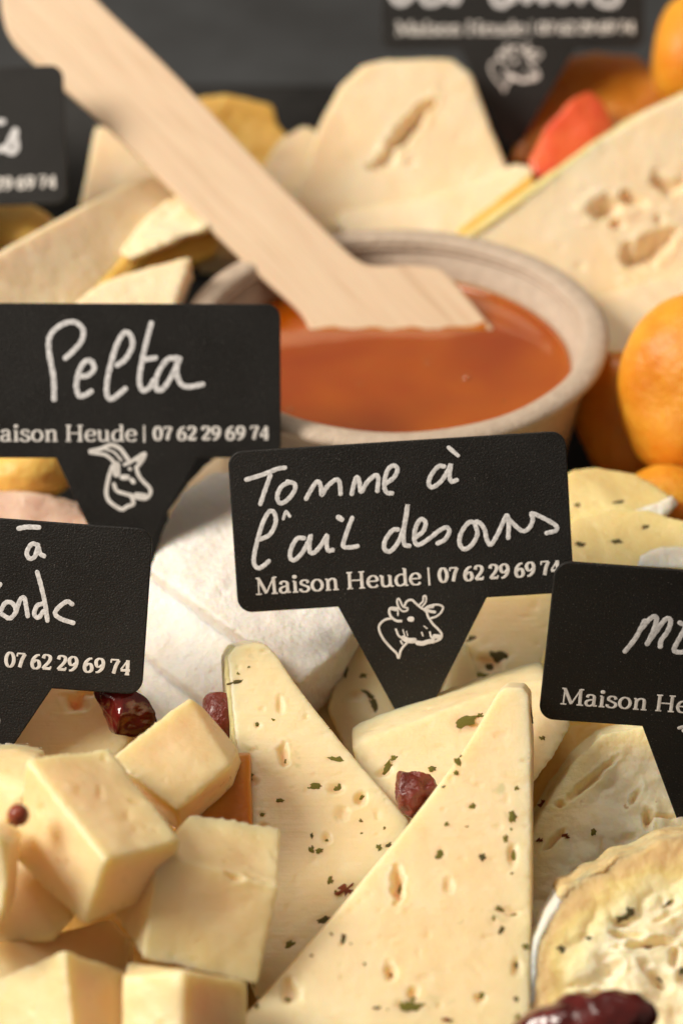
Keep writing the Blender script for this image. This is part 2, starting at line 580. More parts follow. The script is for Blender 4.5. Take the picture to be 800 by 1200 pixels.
# inner + outer walls as one closed profile, rolled rim as its own part
root = empty('jam_bowl', (_c[0], _c[1], 1.0))
tag(root, 'round beige pressed fibre bowl with rolled rim holding the orange jam', 'bowl')
prof = [(3.0, 2.2), (3.35, 2.4), (3.95, ZR - 0.25), (3.93, ZR - 0.10), (3.78, ZR - 0.08), (3.55, ZR - 0.75), (3.2, ZR - 2.0), (2.8, 2.7), (2.5, 2.55)]
link('bowl_wall', lathe(prof, _c, wob=0.012), root, M_bowl)
rim = []
for k in range(24):
    a = 2 * math.pi * k / 24
    rim.append((3.97 + 0.25 * math.cos(a) + (0.03 if math.cos(a) > 0 else 0), ZR - 0.10 + 0.14 * math.sin(a)))


def torus(profile, c, seg=160, wob=0.0):
    V, Fc = [], []
    for (r, z) in profile:
        for k in range(seg):
            a = 2 * math.pi * k / seg
            rr = r + wob * math.sin(3 * a) + wob * 0.5 * math.sin(11 * a)
            V.append((c[0] + rr * math.cos(a), c[1] + rr * math.sin(a), z + wob * 0.5 * math.sin(5 * a + 1)))
    n = len(profile)
    for i in range(n):
        for k in range(seg):
            j = (i + 1) % n
            Fc.append((i * seg + k, i * seg + (k + 1) % seg, j * seg + (k + 1) % seg, j * seg + k))
    me = raw(V, Fc); smooth(me)
    return me


link('rim', torus(rim, _c, wob=0.015), root, M_bowl)
lip = [(3.74 + 0.07 * math.cos(a), ZR - 0.20 + 0.05 * math.sin(a)) for a in [2 * math.pi * k / 10 for k in range(10)]]
link('inner_lip', torus(lip, _c, wob=0.015), root, M_bowl)

ZJ = ZR - 0.85
V, Fc = [], []
seg, rings = 96, 40
for i in range(rings + 1):
    r = 3.53 * i / rings
    for k in range(seg):
        a = 2 * math.pi * k / seg
        edge = max(0, (i / rings - 0.93) / 0.07)
        V.append((_c[0] + r * math.cos(a), _c[1] + r * math.sin(a), ZJ + 0.10 * edge ** 2))
Vn = np.array(V)
Vn[:, 2] += 0.010 * vnoise(Vn / 1.6, 3) + 0.006 * vnoise(Vn / 0.45, 8)
nv = len(Vn)
low = np.array([(_c[0] + 3.2 * math.cos(2 * math.pi * k / seg), _c[1] + 3.2 * math.sin(2 * math.pi * k / seg), ZJ - 1.2) for k in range(seg)])
for i in range(rings):
    for k in range(seg):
        Fc.append((i * seg + k, i * seg + (k + 1) % seg, (i + 1) * seg + (k + 1) % seg, (i + 1) * seg + k))
for k in range(seg):
    Fc.append((rings * seg + k, rings * seg + (k + 1) % seg, nv + (k + 1) % seg, nv + k))
Fc.append(tuple(nv + k for k in range(seg)))
bm = bmesh.new()
me = raw(list(Vn) + list(low), Fc)
bm.from_mesh(me); bmesh.ops.remove_doubles(bm, verts=bm.verts, dist=1e-5); bm.to_mesh(me); bm.free()
smooth(me)
jam = tag(link('jam', me, None, M_jam), 'glossy orange apricot jam filling the beige bowl', 'jam')

for bx, by, br in ((546, 443, 0.07), (500, 425, 0.04), (420, 450, 0.035), (340, 480, 0.05), (590, 470, 0.03)):
    c = W(bx, by, d_at_z(by, ZJ))
    prf = [(br, -0.02)] + [(br * math.cos(a), br * 0.55 * math.sin(a)) for a in np.linspace(0.1, 1.5, 7)]
    o = link('bubble', lathe([(r, z + c[2]) for r, z in prf], c, 20), jam, M_jam)

# spatula: outline traced in its own tilted plane, real thickness and rounded edges
sp = [(-10, -60), (0, -20), (3, 22), (14, 48), (36, 70), (72, 101), (108, 133), (142, 163), (205, 226), (250, 272), (310, 328), (345, 358), (360, 376), (364, 392), (366, 440),
      (600, 440), (590, 400), (574, 380), (545, 345), (522, 318), (510, 312), (470, 310), (435, 312), (418, 304), (400, 288), (300, 188), (200, 80), (118, 5), (70, -50), (30, -75)]


def spd(x, y):
    return 58.12 + 0.006 * (388 - y)


def spatula():
    P0, P1, P2 = W(60, 0, spd(60, 0)), W(380, 330, spd(380, 330)), W(420, 300, spd(420, 300))
    ax = P1 - P0; ax /= np.linalg.norm(ax)
    nn = np.cross(ax, P2 - P0); nn /= np.linalg.norm(nn)
    if nn @ F > 0: nn = -nn
    ay = np.cross(nn, ax)
    n = len(sp)
    t = 0.17
    loops = []
    P = [W(x, y, spd(x, y)) for x, y in sp]
    # smooth outline by chaikin
    for _ in range(2):
        Q = []
        for i in range(len(P)):
            a, b = P[i], P[(i + 1) % len(P)]
            Q += [a * 0.75 + b * 0.25, a * 0.25 + b * 0.75]
        P = Q
    n = len(P)
    c = sum(P) / n
    def inset(k, h):
        out = []
        for i in range(n):
            tg = P[(i + 1) % n] - P[i - 1]
            m = np.cross(tg, nn); m /= np.linalg.norm(m)
            out.append(P[i] + m * k + nn * h)
        return out
    # orientation of inset
    test = inset(0.1, 0)
    sgn = -1 if sum(np.linalg.norm(q - c) for q in test) > sum(np.linalg.norm(p - c) for p in P) else 1
    prof = [(0.05, -t), (0.012, -t + 0.02), (0, -t + 0.05), (0, -0.05), (0.012, -0.02), (0.05, 0)]
    V = []
    for k, h in prof: V += inset(sgn * k, h)
    Fc = [tuple(range(n)), tuple((len(prof) - 1) * n + i for i in range(n))]
    for j in range(len(prof) - 1):
        for i in range(n):
            Fc.append((j * n + i, j * n + (i + 1) % n, (j + 1) * n + (i + 1) % n, (j + 1) * n + i))
    M3 = np.array([ax, ay, nn])
    org = P0
    L = [tuple(M3 @ (np.array(v) - org)) for v in V]
    me = raw(L, Fc)
    n_ = len(me.vertices)
    co = np.empty(n_ * 3); me.vertices.foreach_get('co', co)
    me.vertices.foreach_set('co', co * CM)
    for p in me.polygons: p.use_smooth = len(p.vertices) == 4
    me.materials.append(M_wood)
    o = bpy.data.objects.new('wooden_spatula', me)
    COL.objects.link(o)
    o.matrix_world = Matrix.LocRotScale(Vector(org * CM), Matrix(M3.T.tolist()).to_quaternion(), None)
    rnd = random.Random(5)
    top, bot = [], []
    for k in range(41):
        x = 367 + (574 - 367) * k / 40
        h = 1.5 + 3 * math.sin(k * 0.35) ** 2 + 1.2 * rnd.random() + (8 if k > 32 else 0) * (k - 32) / 8
        top.append((min(x, 574 - (7 if k > 38 else 0)), 388 - h)); bot.append((x, 399))
    pr = []
    for (x, y) in top + bot[::-1]:
        pr.append(W(x, y, spd(x, y)) + nn * 0.012)
    pb = [q - nn * 0.02 for q in pr]
    m_ = len(pr)
    FF = [tuple(range(m_)), tuple(range(2 * m_ - 1, m_ - 1, -1))] + [(i, (i + 1) % m_, m_ + (i + 1) % m_, m_ + i) for i in range(m_)]
    sm = raw([tuple(M3 @ (v - org) * CM) for v in pr + pb], FF)
    sm.materials.append(M_smear)
    so = bpy.data.objects.new('jam_smear', sm)
    COL.objects.link(so); so.parent = o
    tag(o, 'pale wooden spatula with its blade dipped in the orange jam', 'spatula')


spatula()

# ------------------------------------------------------------------ herb flecks
def fleck_mesh(seed, mat, curl=0.25):
    rnd = random.Random(seed)
    n = 13
    V = [(0, 0, 0.22)]
    for k in range(n):
        a = 2 * math.pi * k / n
        rr = 0.5 + 0.7 * rnd.random()
        V.append((rr * math.cos(a), rr * math.sin(a), 0.06 + curl * 1.6 * (rnd.random() - 0.5)))
    for k in range(n):
        V.append((V[1 + k][0] * 0.9, V[1 + k][1] * 0.9, -0.5))
    Fc = [(0, 1 + k, 1 + (k + 1) % n) for k in range(n)] + [(1 + k, 1 + n + k, 1 + n + (k + 1) % n, 1 + (k + 1) % n) for k in range(n)]
    me = raw(V, Fc)
    smooth(me)
    me.materials.append(mat)
    return me


FL = [fleck_mesh(i, M_green) for i in range(3)] + [fleck_mesh(i + 9, M_dgreen) for i in range(3)]
FLR = fleck_mesh(31, M_crumbred, 0.8)


def tiny(poly, n, seed):
    """n small extra flecks inside a photo outline"""
    rnd = random.Random(seed)
    xs = [p[0] for p in poly]; ys = [p[1] for p in poly]
    out = []
    while len(out) < n:
        x, y = rnd.uniform(min(xs), max(xs)), rnd.uniform(min(ys), min(max(ys), 1200))
        ins = False
        for i in range(len(poly)):
            (x1, y1), (x2, y2) = poly[i][:2], poly[i - 1][:2]
            if (y1 > y) != (y2 > y) and x < (x2 - x1) * (y - y1) / (y2 - y1) + x1: ins = not ins
        if ins:
            l = rnd.choice((2.5, 3, 3.5, 5, 7))
            out.append((x, y, l, l * rnd.uniform(0.4, 1), rnd.uniform(0, 180), rnd.choice('ggd')))
    return out


def scatter(root, body, spots, name='herb_fleck'):
    """press flecks into the seen face of body at photo positions: (px, py, length, width, angle[, kind])"""
    me = body.data
    off = body.matrix_basis.translation + (root.location if body.parent else Vector((0, 0, 0)))
    vs = [v.co + off for v in me.vertices]
    bvh = BVHTree.FromPolygons(vs, [tuple(p.vertices) for p in me.polygons])
    for i, s in enumerate(spots):
        px, py, l, wd, ang = s[:5]
        kind = s[5] if len(s) > 5 else 'g'
        hit = bvh.ray_cast(Vector(CAM * CM), Vector(ray(px, py)))
        if hit[0] is None: continue
        nn = hit[1]
        dd = (np.array(hit[0]) / CM - CAM) @ F * S * CM
        a = math.radians(ang)
        X = Vector(math.cos(a) * R + math.sin(a) * U)
        X = (X - nn * X.dot(nn)).normalized()
        Y = nn.cross(X)
        mesh = FLR if kind == 'r' else FL[(i % 3) + (3 if kind == 'd' else 0)]
        o = bpy.data.objects.new(name if kind != 'r' else 'crumb', mesh)
        COL.objects.link(o)
        o.parent = root
        q = Matrix((X, Y, nn)).transposed().to_quaternion()
        h = 0.0005 if kind != 'r' else 0.0012
        o.location = hit[0] + nn * 0.00002 - root.location
        o.rotation_mode = 'QUATERNION'
        o.rotation_quaternion = q
        o.scale = (l * 0.74 * dd, wd * 0.72 * dd, h)


# ------------------------------------------------------------------ cheese pieces
def piece(name, me, mat, label, cat='cheese', group=None, voxel=0.05, it=5, noise=((0.02, 0.9, 2), (0.008, 0.2, 2)), holes=(), seed=0, herbs=None, body='paste', extra=(), ridges=None, edge=None, outline=None):
    if herbs:
        holes = list(holes) + [(h[0], h[1], max(h[2], 7) * 0.75, max(h[3], 6) * 0.85, h[4], 0.018) for h in herbs if h[2] > 7 and (len(h) < 6 or h[5] != 'r')]
    new = organic(me, voxel, it, noise, holes, seed, ridges, edge)
    if herbs and G_tri == group: herbs = herbs + tiny([(p[0], p[1]) for p in (outline or [])], 14, seed) if outline else herbs
    if herbs or extra:
        co = np.array([v.co[:] for v in new.vertices])
        root = empty(name, ((co[:, 0].min() + co[:, 0].max()) / 2, (co[:, 1].min() + co[:, 1].max()) / 2, co[:, 2].min()))
        b = link(body, new, root, mat)
        if herbs: scatter(root, b, herbs)
        for (nm, m2, mt, kw) in extra:
            link(nm, organic(m2, **kw), root, mt)
        return tag(root, label, cat, group)
    return tag(link(name, new, None, mat), label, cat, group)


G_tri = 'triangular slices of cheese with herbs'
G_cube = 'firm yellow cheese blocks at the lower left'
FN = ((0.012, 1.3, 2), (0.004, 0.2, 2))

# front wedge
pts = [(583, 812), (592, 805), (612, 806), (619, 815), (622, 870), (622, 960), (621, 1100), (620, 1230), (250, 1230), (292, 1186), (380, 1086), (470, 978), (540, 884)]
piece('cheese_wedge', prism(slope(pts, 43.7, 1200, 0.0100), 1.25, F + 0.10 * R), M_herb,
      'large pale triangular cheese slice with green herbs at the bottom centre', 'cheese', G_tri, voxel=0.035, it=2, outline=pts, noise=FN, seed=1,
      holes=[(466, 1036, 8, 30, 0, 0.20), (525, 1038, 8, 12, 0, 0.06), (457, 1138, 9, 13, 20, 0.12), (484, 1163, 8, 10, 0, 0.12), (340, 1160, 12, 18, 20, 0.14),
             (600, 1000, 6, 20, -5, 0.06), (597, 1068, 14, 6, -10, 0.06), (563, 1170, 8, 9, 0, 0.07), (605, 1132, 7, 14, 0, 0.06), (622, 838, 5, 14, 0, 0.05)],
      herbs=[(537, 894, 11, 6, -70), (553, 945, 9, 8, 0), (523, 966, 4, 5, 0), (516, 1001, 9, 13, -20), (468, 1040, 9, 16, 10), (601, 1002, 9, 28, -8),
             (600, 957, 7, 12, 0), (592, 983, 5, 9, 0), (605, 924, 4, 5, 0), (586, 1066, 10, 6, -20), (601, 1072, 12, 4, 10), (587, 1090, 5, 10, -10, 'd'), (604, 1132, 10, 12, 20, 'd'),
             (459, 1143, 8, 8, 0), (480, 1180, 22, 17, 15), (563, 1168, 12, 8, 20), (337, 1172, 15, 10, -50), (365, 1120, 3, 3, 0), (301, 1179, 5, 7, 0, 'd'),
             (427, 1130, 3, 4, 0), (607, 1192, 8, 9, 0), (524, 1196, 12, 5, -10, 'r'), (622, 836, 5, 18, 10, 'd'), (402, 1100, 5, 12, 10, 'd')])

# left wedge, thin rind on its left side
pts = [(267, 770), (276, 758), (300, 753), (312, 756), (324, 768), (345, 800), (372, 835), (400, 870), (440, 917), (480, 962), (470, 1000), (400, 1090), (330, 1180), (300, 1170), (302, 1060), (292, 980), (280, 900), (270, 800)]
rindp = [(266, 772), (275, 759), (282, 757), (277, 780), (287, 880), (296, 975), (306, 1060), (304, 1160), (300, 1160), (300, 1060), (290, 980), (278, 900), (268, 800)]
piece('cheese_wedge', prism(slope(pts, 45.4, 1200, 0.0093), 1.1, F - 0.12 * R), M_herb,
      'tall pale triangular cheese slice with herbs left of the sultana', 'cheese', G_tri, voxel=0.035, it=2, outline=pts, noise=FN, seed=2,
      holes=[(332, 886, 7, 17, 0, 0.14), (328, 826, 4, 14, 5, 0.06), (422, 936, 9, 11, -15, 0.10), (402, 952, 9, 13, 0, 0.06), (383, 982, 7, 9, 10, 0.09), (392, 925, 11, 8, 0, 0.05),
             (302, 850, 5, 5, 0, 0.05), (293, 914, 12, 7, -20, 0.06), (308, 968, 6, 5, 0, 0.06)],
      herbs=[(278, 799, 18, 4, 15, 'd'), (395, 890, 21, 7, -18), (292, 911, 16, 8, -25), (370, 921, 15, 8, -5), (396, 924, 11, 9, 0), (424, 934, 9, 6, 30), (328, 938, 7, 4, 0),
             (306, 955, 8, 4, 0), (383, 985, 5, 5, 0), (374, 997, 7, 5, 30), (455, 991, 10, 4, 30, 'd'), (387, 1032, 5, 9, 0), (405, 1043, 24, 15, 30, 'r'), (379, 1078, 19, 9, 35, 'd'),
             (340, 1107, 14, 10, 35), (301, 849, 5, 4, 0), (334, 893, 6, 5, 0)],
      extra=[('rind', prism([(x - 3, y, d + 0.05) for x, y, d in slope(rindp, 45.4, 1200, 0.0093)], 1.0, F - 0.12 * R), M_hr, dict(voxel=0.04, it=2, noise=((0.01, 0.3, 2),), seed=4))])

# slice the centre tag stands in
pts = [(412, 876), (430, 866), (470, 851), (535, 826), (585, 808), (625, 798), (640, 797), (665, 838), (668, 852), (650, 885), (628, 915), (560, 1010), (440, 1000), (425, 930)]
piece('cheese_slice', prism(slope(pts, 48.6, 900, 0.012), 1.3, F + 0.2 * U), M_herb,
      'herb cheese slice lying behind the front wedge with the central tag stuck in its top', 'cheese', G_tri, noise=FN, seed=3,
      herbs=[(541, 846, 26, 14, 30), (452, 903, 22, 8, 60), (562, 839, 8, 6, 0), (506, 901, 7, 6, 30), (635, 865, 6, 5, 0), (462, 888, 9, 8, 40)],
      holes=[(560, 850, 20, 8, 30, 0.05), (448, 905, 12, 7, 40, 0.08)])
pts = [(384, 832), (395, 790), (412, 745), (425, 742), (450, 800), (470, 850), (470, 890), (410, 890)]
piece('cheese_slice', prism(slope(pts, 51.0, 900, 0.006), 0.7), M_herb, 'small herb cheese slice just left of the point of the central tag', 'cheese', G_tri, noise=FN, seed=4,
      herbs=[(405, 785, 5, 17, -5, 'd'), (433, 815, 18, 6, -40, 'd'), (438, 828, 8, 18, 30, 'd'), (425, 791, 9, 6, 0)], holes=[(416, 815, 12, 8, 10, 0.05)])
pts = [(335, 790), (365, 765), (405, 738), (425, 760), (405, 880), (385, 860), (360, 822)]
piece('cheese_slice', prism(slope(pts, 51.8, 860, 0.006), 0.7), M_herb, 'pale cheese slice behind the top of the left wedge against the white rinded cheese', 'cheese', G_tri, noise=FN, seed=5,
      herbs=[(354, 802, 14, 4, -55, 'd'), (362, 771, 8, 5, 60, 'd')])
pts = [(505, 845), (530, 780), (545, 752), (555, 780), (568, 822), (560, 860), (510, 870)]
piece('cheese_slice', prism(slope(pts, 50.9, 870, 0.006), 0.8), M_herb, 'narrow herb cheese slice just right of the point of the central tag', 'cheese', G_tri, noise=FN, seed=6,
      herbs=[(552, 818, 10, 5, 20, 'd'), (556, 841, 14, 4, 25, 'd')])
pts = [(535, 700), (650, 690), (655, 740), (632, 798), (610, 812), (568, 825), (556, 790), (545, 752)]
piece('cheese_slice', prism(slope(pts, 52.0, 820, 0.006), 0.9), M_herb, 'shaded cheese slice with a dark herb clump under the right half of the central tag', 'cheese', G_tri, noise=FN, seed=7,
      herbs=[(571, 782, 26, 13, 25, 'd'), (585, 770, 16, 12, -20, 'd'), (553, 748, 12, 6, 10, 'd'), (563, 790, 16, 9, 0, 'g')], holes=[(574, 780, 20, 16, 20, 0.12)])
pts = [(622, 800), (640, 760), (650, 730), (720, 740), (740, 900), (690, 900), (655, 850)]
piece('cheese_slice', prism(slope(pts, 51.4, 900, 0.006), 0.9), M_soft, 'cheese slice mostly hidden behind the lower left corner of the right tag', 'cheese', G_tri, noise=FN, seed=8, herbs=[(640, 790, 6, 5, 0, 'd')])
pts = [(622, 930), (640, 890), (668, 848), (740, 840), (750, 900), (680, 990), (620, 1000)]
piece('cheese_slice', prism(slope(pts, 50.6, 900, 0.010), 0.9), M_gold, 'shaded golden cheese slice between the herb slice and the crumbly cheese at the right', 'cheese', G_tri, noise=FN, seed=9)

# lower right: crumbly wedge and rinded piece
pts = [(618, 985), (632, 958), (650, 925), (675, 890), (705, 862), (745, 852), (830, 850), (840, 1060), (700, 1130), (618, 1130)]
piece('crumbly_cheese', prism(slope(pts, 47.9, 1050, 0.0085), 1.4), M_c1, 'crumbly cream cheese wedge with cracks behind the point of the right tag', 'cheese', None,
      voxel=0.035, it=2, noise=((0.02, 0.7, 3), (0.012, 0.16, 3)), seed=11, edge=[(610, 1010), (632, 955), (650, 922), (675, 887), (705, 860), (745, 850), (840, 848)],
      holes=[(690, 915, 6, 40, -52, 0.20), (648, 985, 5, 26, -48, 0.16), (757, 962, 7, 17, -10, 0.30), (742, 935, 5, 16, -35, 0.18), (704, 1000, 4, 18, 0, 0.10), (735, 985, 14, 6, 20, 0.1), (780, 957, 22, 4, 5, 0.18), (770, 985, 20, 5, 15, 0.12), (655, 943, 6, 5, 0, 0.12), (736, 998, 4, 6, 0, 0.1)],
      herbs=[(632, 985, 8, 5, 20, 'r'), (663, 980, 7, 6, 0, 'r'), (636, 942, 9, 4, 10, 'r'), (695, 975, 5, 7, 0, 'g'), (735, 998, 5, 7, 0, 'g')])
pts = [(655, 1050), (661, 1040), (672, 1038), (688, 1024), (705, 1020), (722, 1005), (752, 998), (775, 984), (830, 973), (840, 1240), (621, 1240), (622, 1160), (624, 1118), (636, 1086), (650, 1070)]
rt = [(652, 1049), (660, 1037), (672, 1036), (688, 1022), (705, 1017), (722, 1002), (752, 995), (775, 981), (830, 970), (830, 977), (780, 989), (752, 1000), (722, 1010), (705, 1024), (688, 1029), (672, 1043), (660, 1054)]
rw = [(654, 1050), (661, 1056), (645, 1081), (631, 1112), (627, 1160), (626, 1240), (618, 1240), (618, 1160), (622, 1110), (636, 1078)]
P2 = slope(pts, 43.9, 1200, 0.0080)
piece('rinded_cheese', prism(P2, 1.3), M_c2, 'crumbly blue veined cheese piece with tan and white rind in the bottom right corner', 'cheese', None,
      voxel=0.035, it=2, noise=((0.05, 0.8, 3), (0.02, 0.2, 3)), seed=12, edge=[(618, 1240), (618, 1160), (624, 1108), (640, 1076), (655, 1050), (668, 1036), (700, 1014), (750, 992), (830, 972)],
      holes=[(760, 1105, 40, 7, 12, 0.28), (735, 1095, 20, 6, -5, 0.2), (770, 1145, 26, 10, -50, 0.24), (733, 1078, 14, 7, 25, 0.12), (720, 1135, 16, 9, 30, 0.16), (790, 1120, 6, 18, -10, 0.2), (783, 1070, 22, 6, 30, 0.12), (700, 1160, 10, 8, 0, 0.1)],
      herbs=[(658, 1112, 10, 9, 0, 'd'), (690, 1099, 5, 6, 0, 'd'), (727, 1077, 22, 8, 20, 'd'), (738, 1068, 10, 9, 40, 'd'), (757, 1112, 13, 12, 10, 'r'), (772, 1148, 14, 5, -30, 'd'), (783, 1058, 12, 3, 40, 'd'), (797, 1138, 9, 8, 0, 'd')],
      extra=[('rind', prism([(x, y, d + 0.0) for x, y, d in slope(rt, 43.9, 1200, 0.0080)], 1.1), M_rind_tan, dict(voxel=0.045, it=4, noise=((0.03, 0.35, 3),), seed=3)),
             ('rind', prism([(x, y, d - 0.02) for x, y, d in slope(rw, 43.9, 1200, 0.0080)], 1.1), M_rind_white, dict(voxel=0.04, it=3, noise=((0.02, 0.25, 3),), seed=5))])

# cubes at lower left
CN = ((0.038, 1.1, 2), (0.012, 0.35, 3))
seed_cube = piece('cheese_cube', hexa([(32, 890, 44.2), (124, 1008, 42.7), (97, 1086, 43.3), (15, 1002, 44.6)], [(128, 876, 45.4), (212, 984, 43.9), (190, 1052, 44.5), (110, 990, 46.0)]), M_cube, 'large yellow cheese cube with a red mustard seed on its left face', 'cheese', G_cube, it=6, noise=CN, seed=21,
      holes=[(48, 948, 12, 9, 0, 0.05), (160, 940, 14, 7, -10, 0.04)])
piece('cheese_cube', hexa([(185, 1000, 43.9), (328, 1038, 44.3), (303, 1157, 43.7), (166, 1126, 43.4)], [(225, 952, 45.5), (330, 968, 45.8), (300, 1120, 45.2), (122, 1060, 45.0)]), M_cube,
      'notched yellow cheese block just right of the cube with the seed', 'cheese', G_cube, it=5, noise=CN, seed=22,
      holes=[(275, 1025, 14, 5, -5, 0.12), (305, 1028, 22, 3, -25, 0.08), (327, 1044, 6, 4, -25, 0.08)])
piece('cheese_cube', prism([(128, 888, 45.8), (222, 815, 47.2), (240, 828, 47.3), (281, 878, 47.0), (270, 898, 46.4), (208, 950, 45.6), (180, 930, 45.6)], 1.5, F - 0.4 * U), M_cube,
      'yellow cheese block lying between the dark red cranberry and the left herb wedge', 'cheese', G_cube, it=5, noise=CN, seed=23)
piece('cheese_cube', box_corner((76, 1112), (-40, 1160), (152, 1138), (88, 1240), 42.6), M_cube, 'yellow cheese block cut by the bottom left corner of the picture', 'cheese', G_cube, it=5, noise=CN, seed=24)
piece('cheese_cube', hexa([(142, 1142, 42.8), (215, 1140, 42.3), (210, 1260, 42.0), (140, 1260, 42.4)], [(150, 1128, 43.6), (292, 1150, 43.3), (290, 1260, 43.2), (150, 1260, 43.8)]), M_cube,
      'yellow cheese block at the bottom edge below the notched block', 'cheese', G_cube, it=5, noise=CN, seed=25)
piece('cheese_cube', prism([(-60, 965, 42.8), (-3, 978, 42.4), (14, 985, 42.6), (8, 1030, 42.4), (4, 1065, 42.3), (-8, 1095, 42.3), (-60, 1090, 42.8)], 1.5), M_cube,
      'sliver of a yellow cheese block at the left edge below the mustard seed', 'cheese', G_cube, it=6, noise=CN, seed=26)
piece('cheese_cube', prism([(-20, 1000, 45.2), (20, 985, 45.0), (60, 1020, 44.6), (84, 1078, 44.3), (60, 1102, 44.2), (-20, 1104, 44.3)], 1.3), M_cube,
      'shaded yellow cheese block in the gap under the cube with the seed', 'cheese', G_cube, it=5, noise=CN, seed=27)
piece('cheese_cube', prism([(-20, 1110, 43.9), (60, 1095, 44.6), (130, 1078, 45.2), (150, 1100, 44.9), (150, 1140, 44.2), (60, 1160, 43.5), (-20, 1160, 43.3)], 1.2, F - 0.3 * U), M_cube,
      'yellow cheese block wedged behind the two bottom left blocks', 'cheese', G_cube, it=5, noise=CN, seed=28)
piece('cheese_cube', prism([(-60, 895, 45.6), (-20, 880, 46.4), (20, 878, 46.2), (46, 886, 45.8), (40, 920, 45.0), (-10, 990, 44.6), (-60, 985, 44.8)], 1.4), M_cube,
      'golden cheese block at the left edge behind the cube with the seed', 'cheese', G_cube, it=5, noise=CN, seed=29)
piece('cheese_block', prism(slope([(-20, 800), (60, 790), (118, 790), (160, 815), (168, 850), (140, 885), (110, 910), (-20, 900)], 49.6, 850, 0.006), 1.3), M_cube,
      'broad yellow cheese piece with a hole under the lower left tag', 'cheese', G_cube, it=7, noise=CN, seed=30, holes=[(88, 822, 14, 12, 10, 0.22), (105, 812, 9, 5, 0, 0.08)])

# mustard seed on the cube
_off = seed_cube.location
_b = BVHTree.FromPolygons([v.co + _off for v in seed_cube.data.vertices], [tuple(p.vertices) for p in seed_cube.data.polygons])
_hit = _b.ray_cast(Vector(CAM * CM), Vector(ray(24, 955)))[0]
_sd = (np.array(_hit) / CM - CAM) @ F if _hit is not None else 43.4
me = blob(22, 955, _sd - 0.12, 13, 13, 0.18, noise=((0.006, 0.1, 2, ''),), sub=4, seed=3)
tag(link('mustard_seed', me, None, M_seed), 'small round red brown mustard seed on the yellow cheese cube', 'seed')

# fruit between the cheeses
WR = ((0.09, 0.7, 2, 'ridge'), (0.03, 0.25, 2, 'ridge'))
tag(link('dried_cranberry', blob(146, 830, 49.2, 36, 24, 0.30, -40, WR, 5, 5), None, M_cran), 'dark red shiny dried cranberry under the corner of the lower left tag', 'dried fruit')
tag(link('sultana', blob(260, 842, 49.3, 24, 30, 0.35, 20, ((0.06, 0.5, 2, 'ridge'),), 8, 4), None, M_raisin), 'brown sultana behind the top left of the tall herb wedge', 'dried fruit')
tag(link('sultana', blob(487, 930, 47.75, 27, 25, 0.33, 15, ((0.10, 0.5, 2, 'ridge'), (0.035, 0.18, 2, 'ridge')), 12, 5), None, M_raisin), 'wrinkled red sultana lying between the two big herb wedges', 'dried fruit')
tag(link('date', blob(682, 1204, 42.6, 84, 36, 0.55, 12, ((0.08, 0.8, 3, 'ridge'), (0.02, 0.2, 2, '')), 4, 5), None, M_cran), 'shiny dark red dried fruit at the bottom edge under the rinded cheese', 'dried fruit')

G_ap = 'dried apricots tucked between the cheeses'



def apricot(px, py, d, rx, ry, rz, label, ang=0, mat=None, seed=1, ns=((0.16, 1.5, 2, ''), (0.014, 0.2, 2, 'ridge'))):
    return tag(link('dried_apricot', blob(px, py, d, rx, ry, rz, ang, ns, seed, 5), None, mat or M_apricot), label, 'dried fruit', G_ap)


apricot(836, 458, 55.4, 112, 118, 1.5, 'plump orange dried apricot with a pitted skin at the right edge', 0, M_apricot, 3)
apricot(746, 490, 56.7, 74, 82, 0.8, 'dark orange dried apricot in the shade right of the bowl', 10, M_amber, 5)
apricot(790, 590, 54.6, 62, 42, 1.0, 'orange dried apricot below the plump one at the right edge', 0, M_apricot, 7)
apricot(30, 558, 55.2, 62, 34, 1.0, 'yellow orange dried apricot under the left end of the goat tag', 5, M_gold, 9)
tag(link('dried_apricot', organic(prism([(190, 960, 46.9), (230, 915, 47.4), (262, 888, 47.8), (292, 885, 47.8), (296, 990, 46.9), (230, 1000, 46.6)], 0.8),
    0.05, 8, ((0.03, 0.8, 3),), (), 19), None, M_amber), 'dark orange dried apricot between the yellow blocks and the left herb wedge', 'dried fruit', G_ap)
tag(link('dried_apricot', organic(prism([(600, 190, 64.0), (625, 112, 64.9), (655, 72, 65.4), (700, 63, 65.5), (745, 66, 65.5), (778, 98, 65.0), (775, 140, 64.5), (700, 200, 63.9)], 1.2),
    0.07, 8, ((0.06, 0.8, 3),), (), 13), None, M_amber), 'flat amber dried apricot behind the red candied fruit at the top right', 'dried fruit', G_ap)
apricot(815, 65, 64.0, 50, 70, 1.2, 'orange dried apricot cut by the top right edge', 0, M_apricot, 15)
apricot(15, 282, 60.2, 56, 38, 1.0, 'orange dried apricot under the upper left tag', 0, M_gold, 17)
tag(link('dried_apricot', organic(prism([(60, 356, 58.6), (110, 312, 59.2), (200, 258, 59.9), (262, 262, 59.8), (250, 300, 59.3), (150, 336, 58.8), (90, 365, 58.4)], 0.8),
    0.07, 8, ((0.05, 0.8, 3),), (), 19), None, M_gold), 'thick golden dried apricot half behind the wooden handle left of the bowl', 'dried fruit', G_ap)
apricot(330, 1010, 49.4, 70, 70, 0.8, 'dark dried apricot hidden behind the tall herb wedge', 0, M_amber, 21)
apricot(60, 1010, 46.3, 70, 60, 0.8, 'dark dried apricot deep behind the yellow cheese blocks', 0, M_amber, 22)
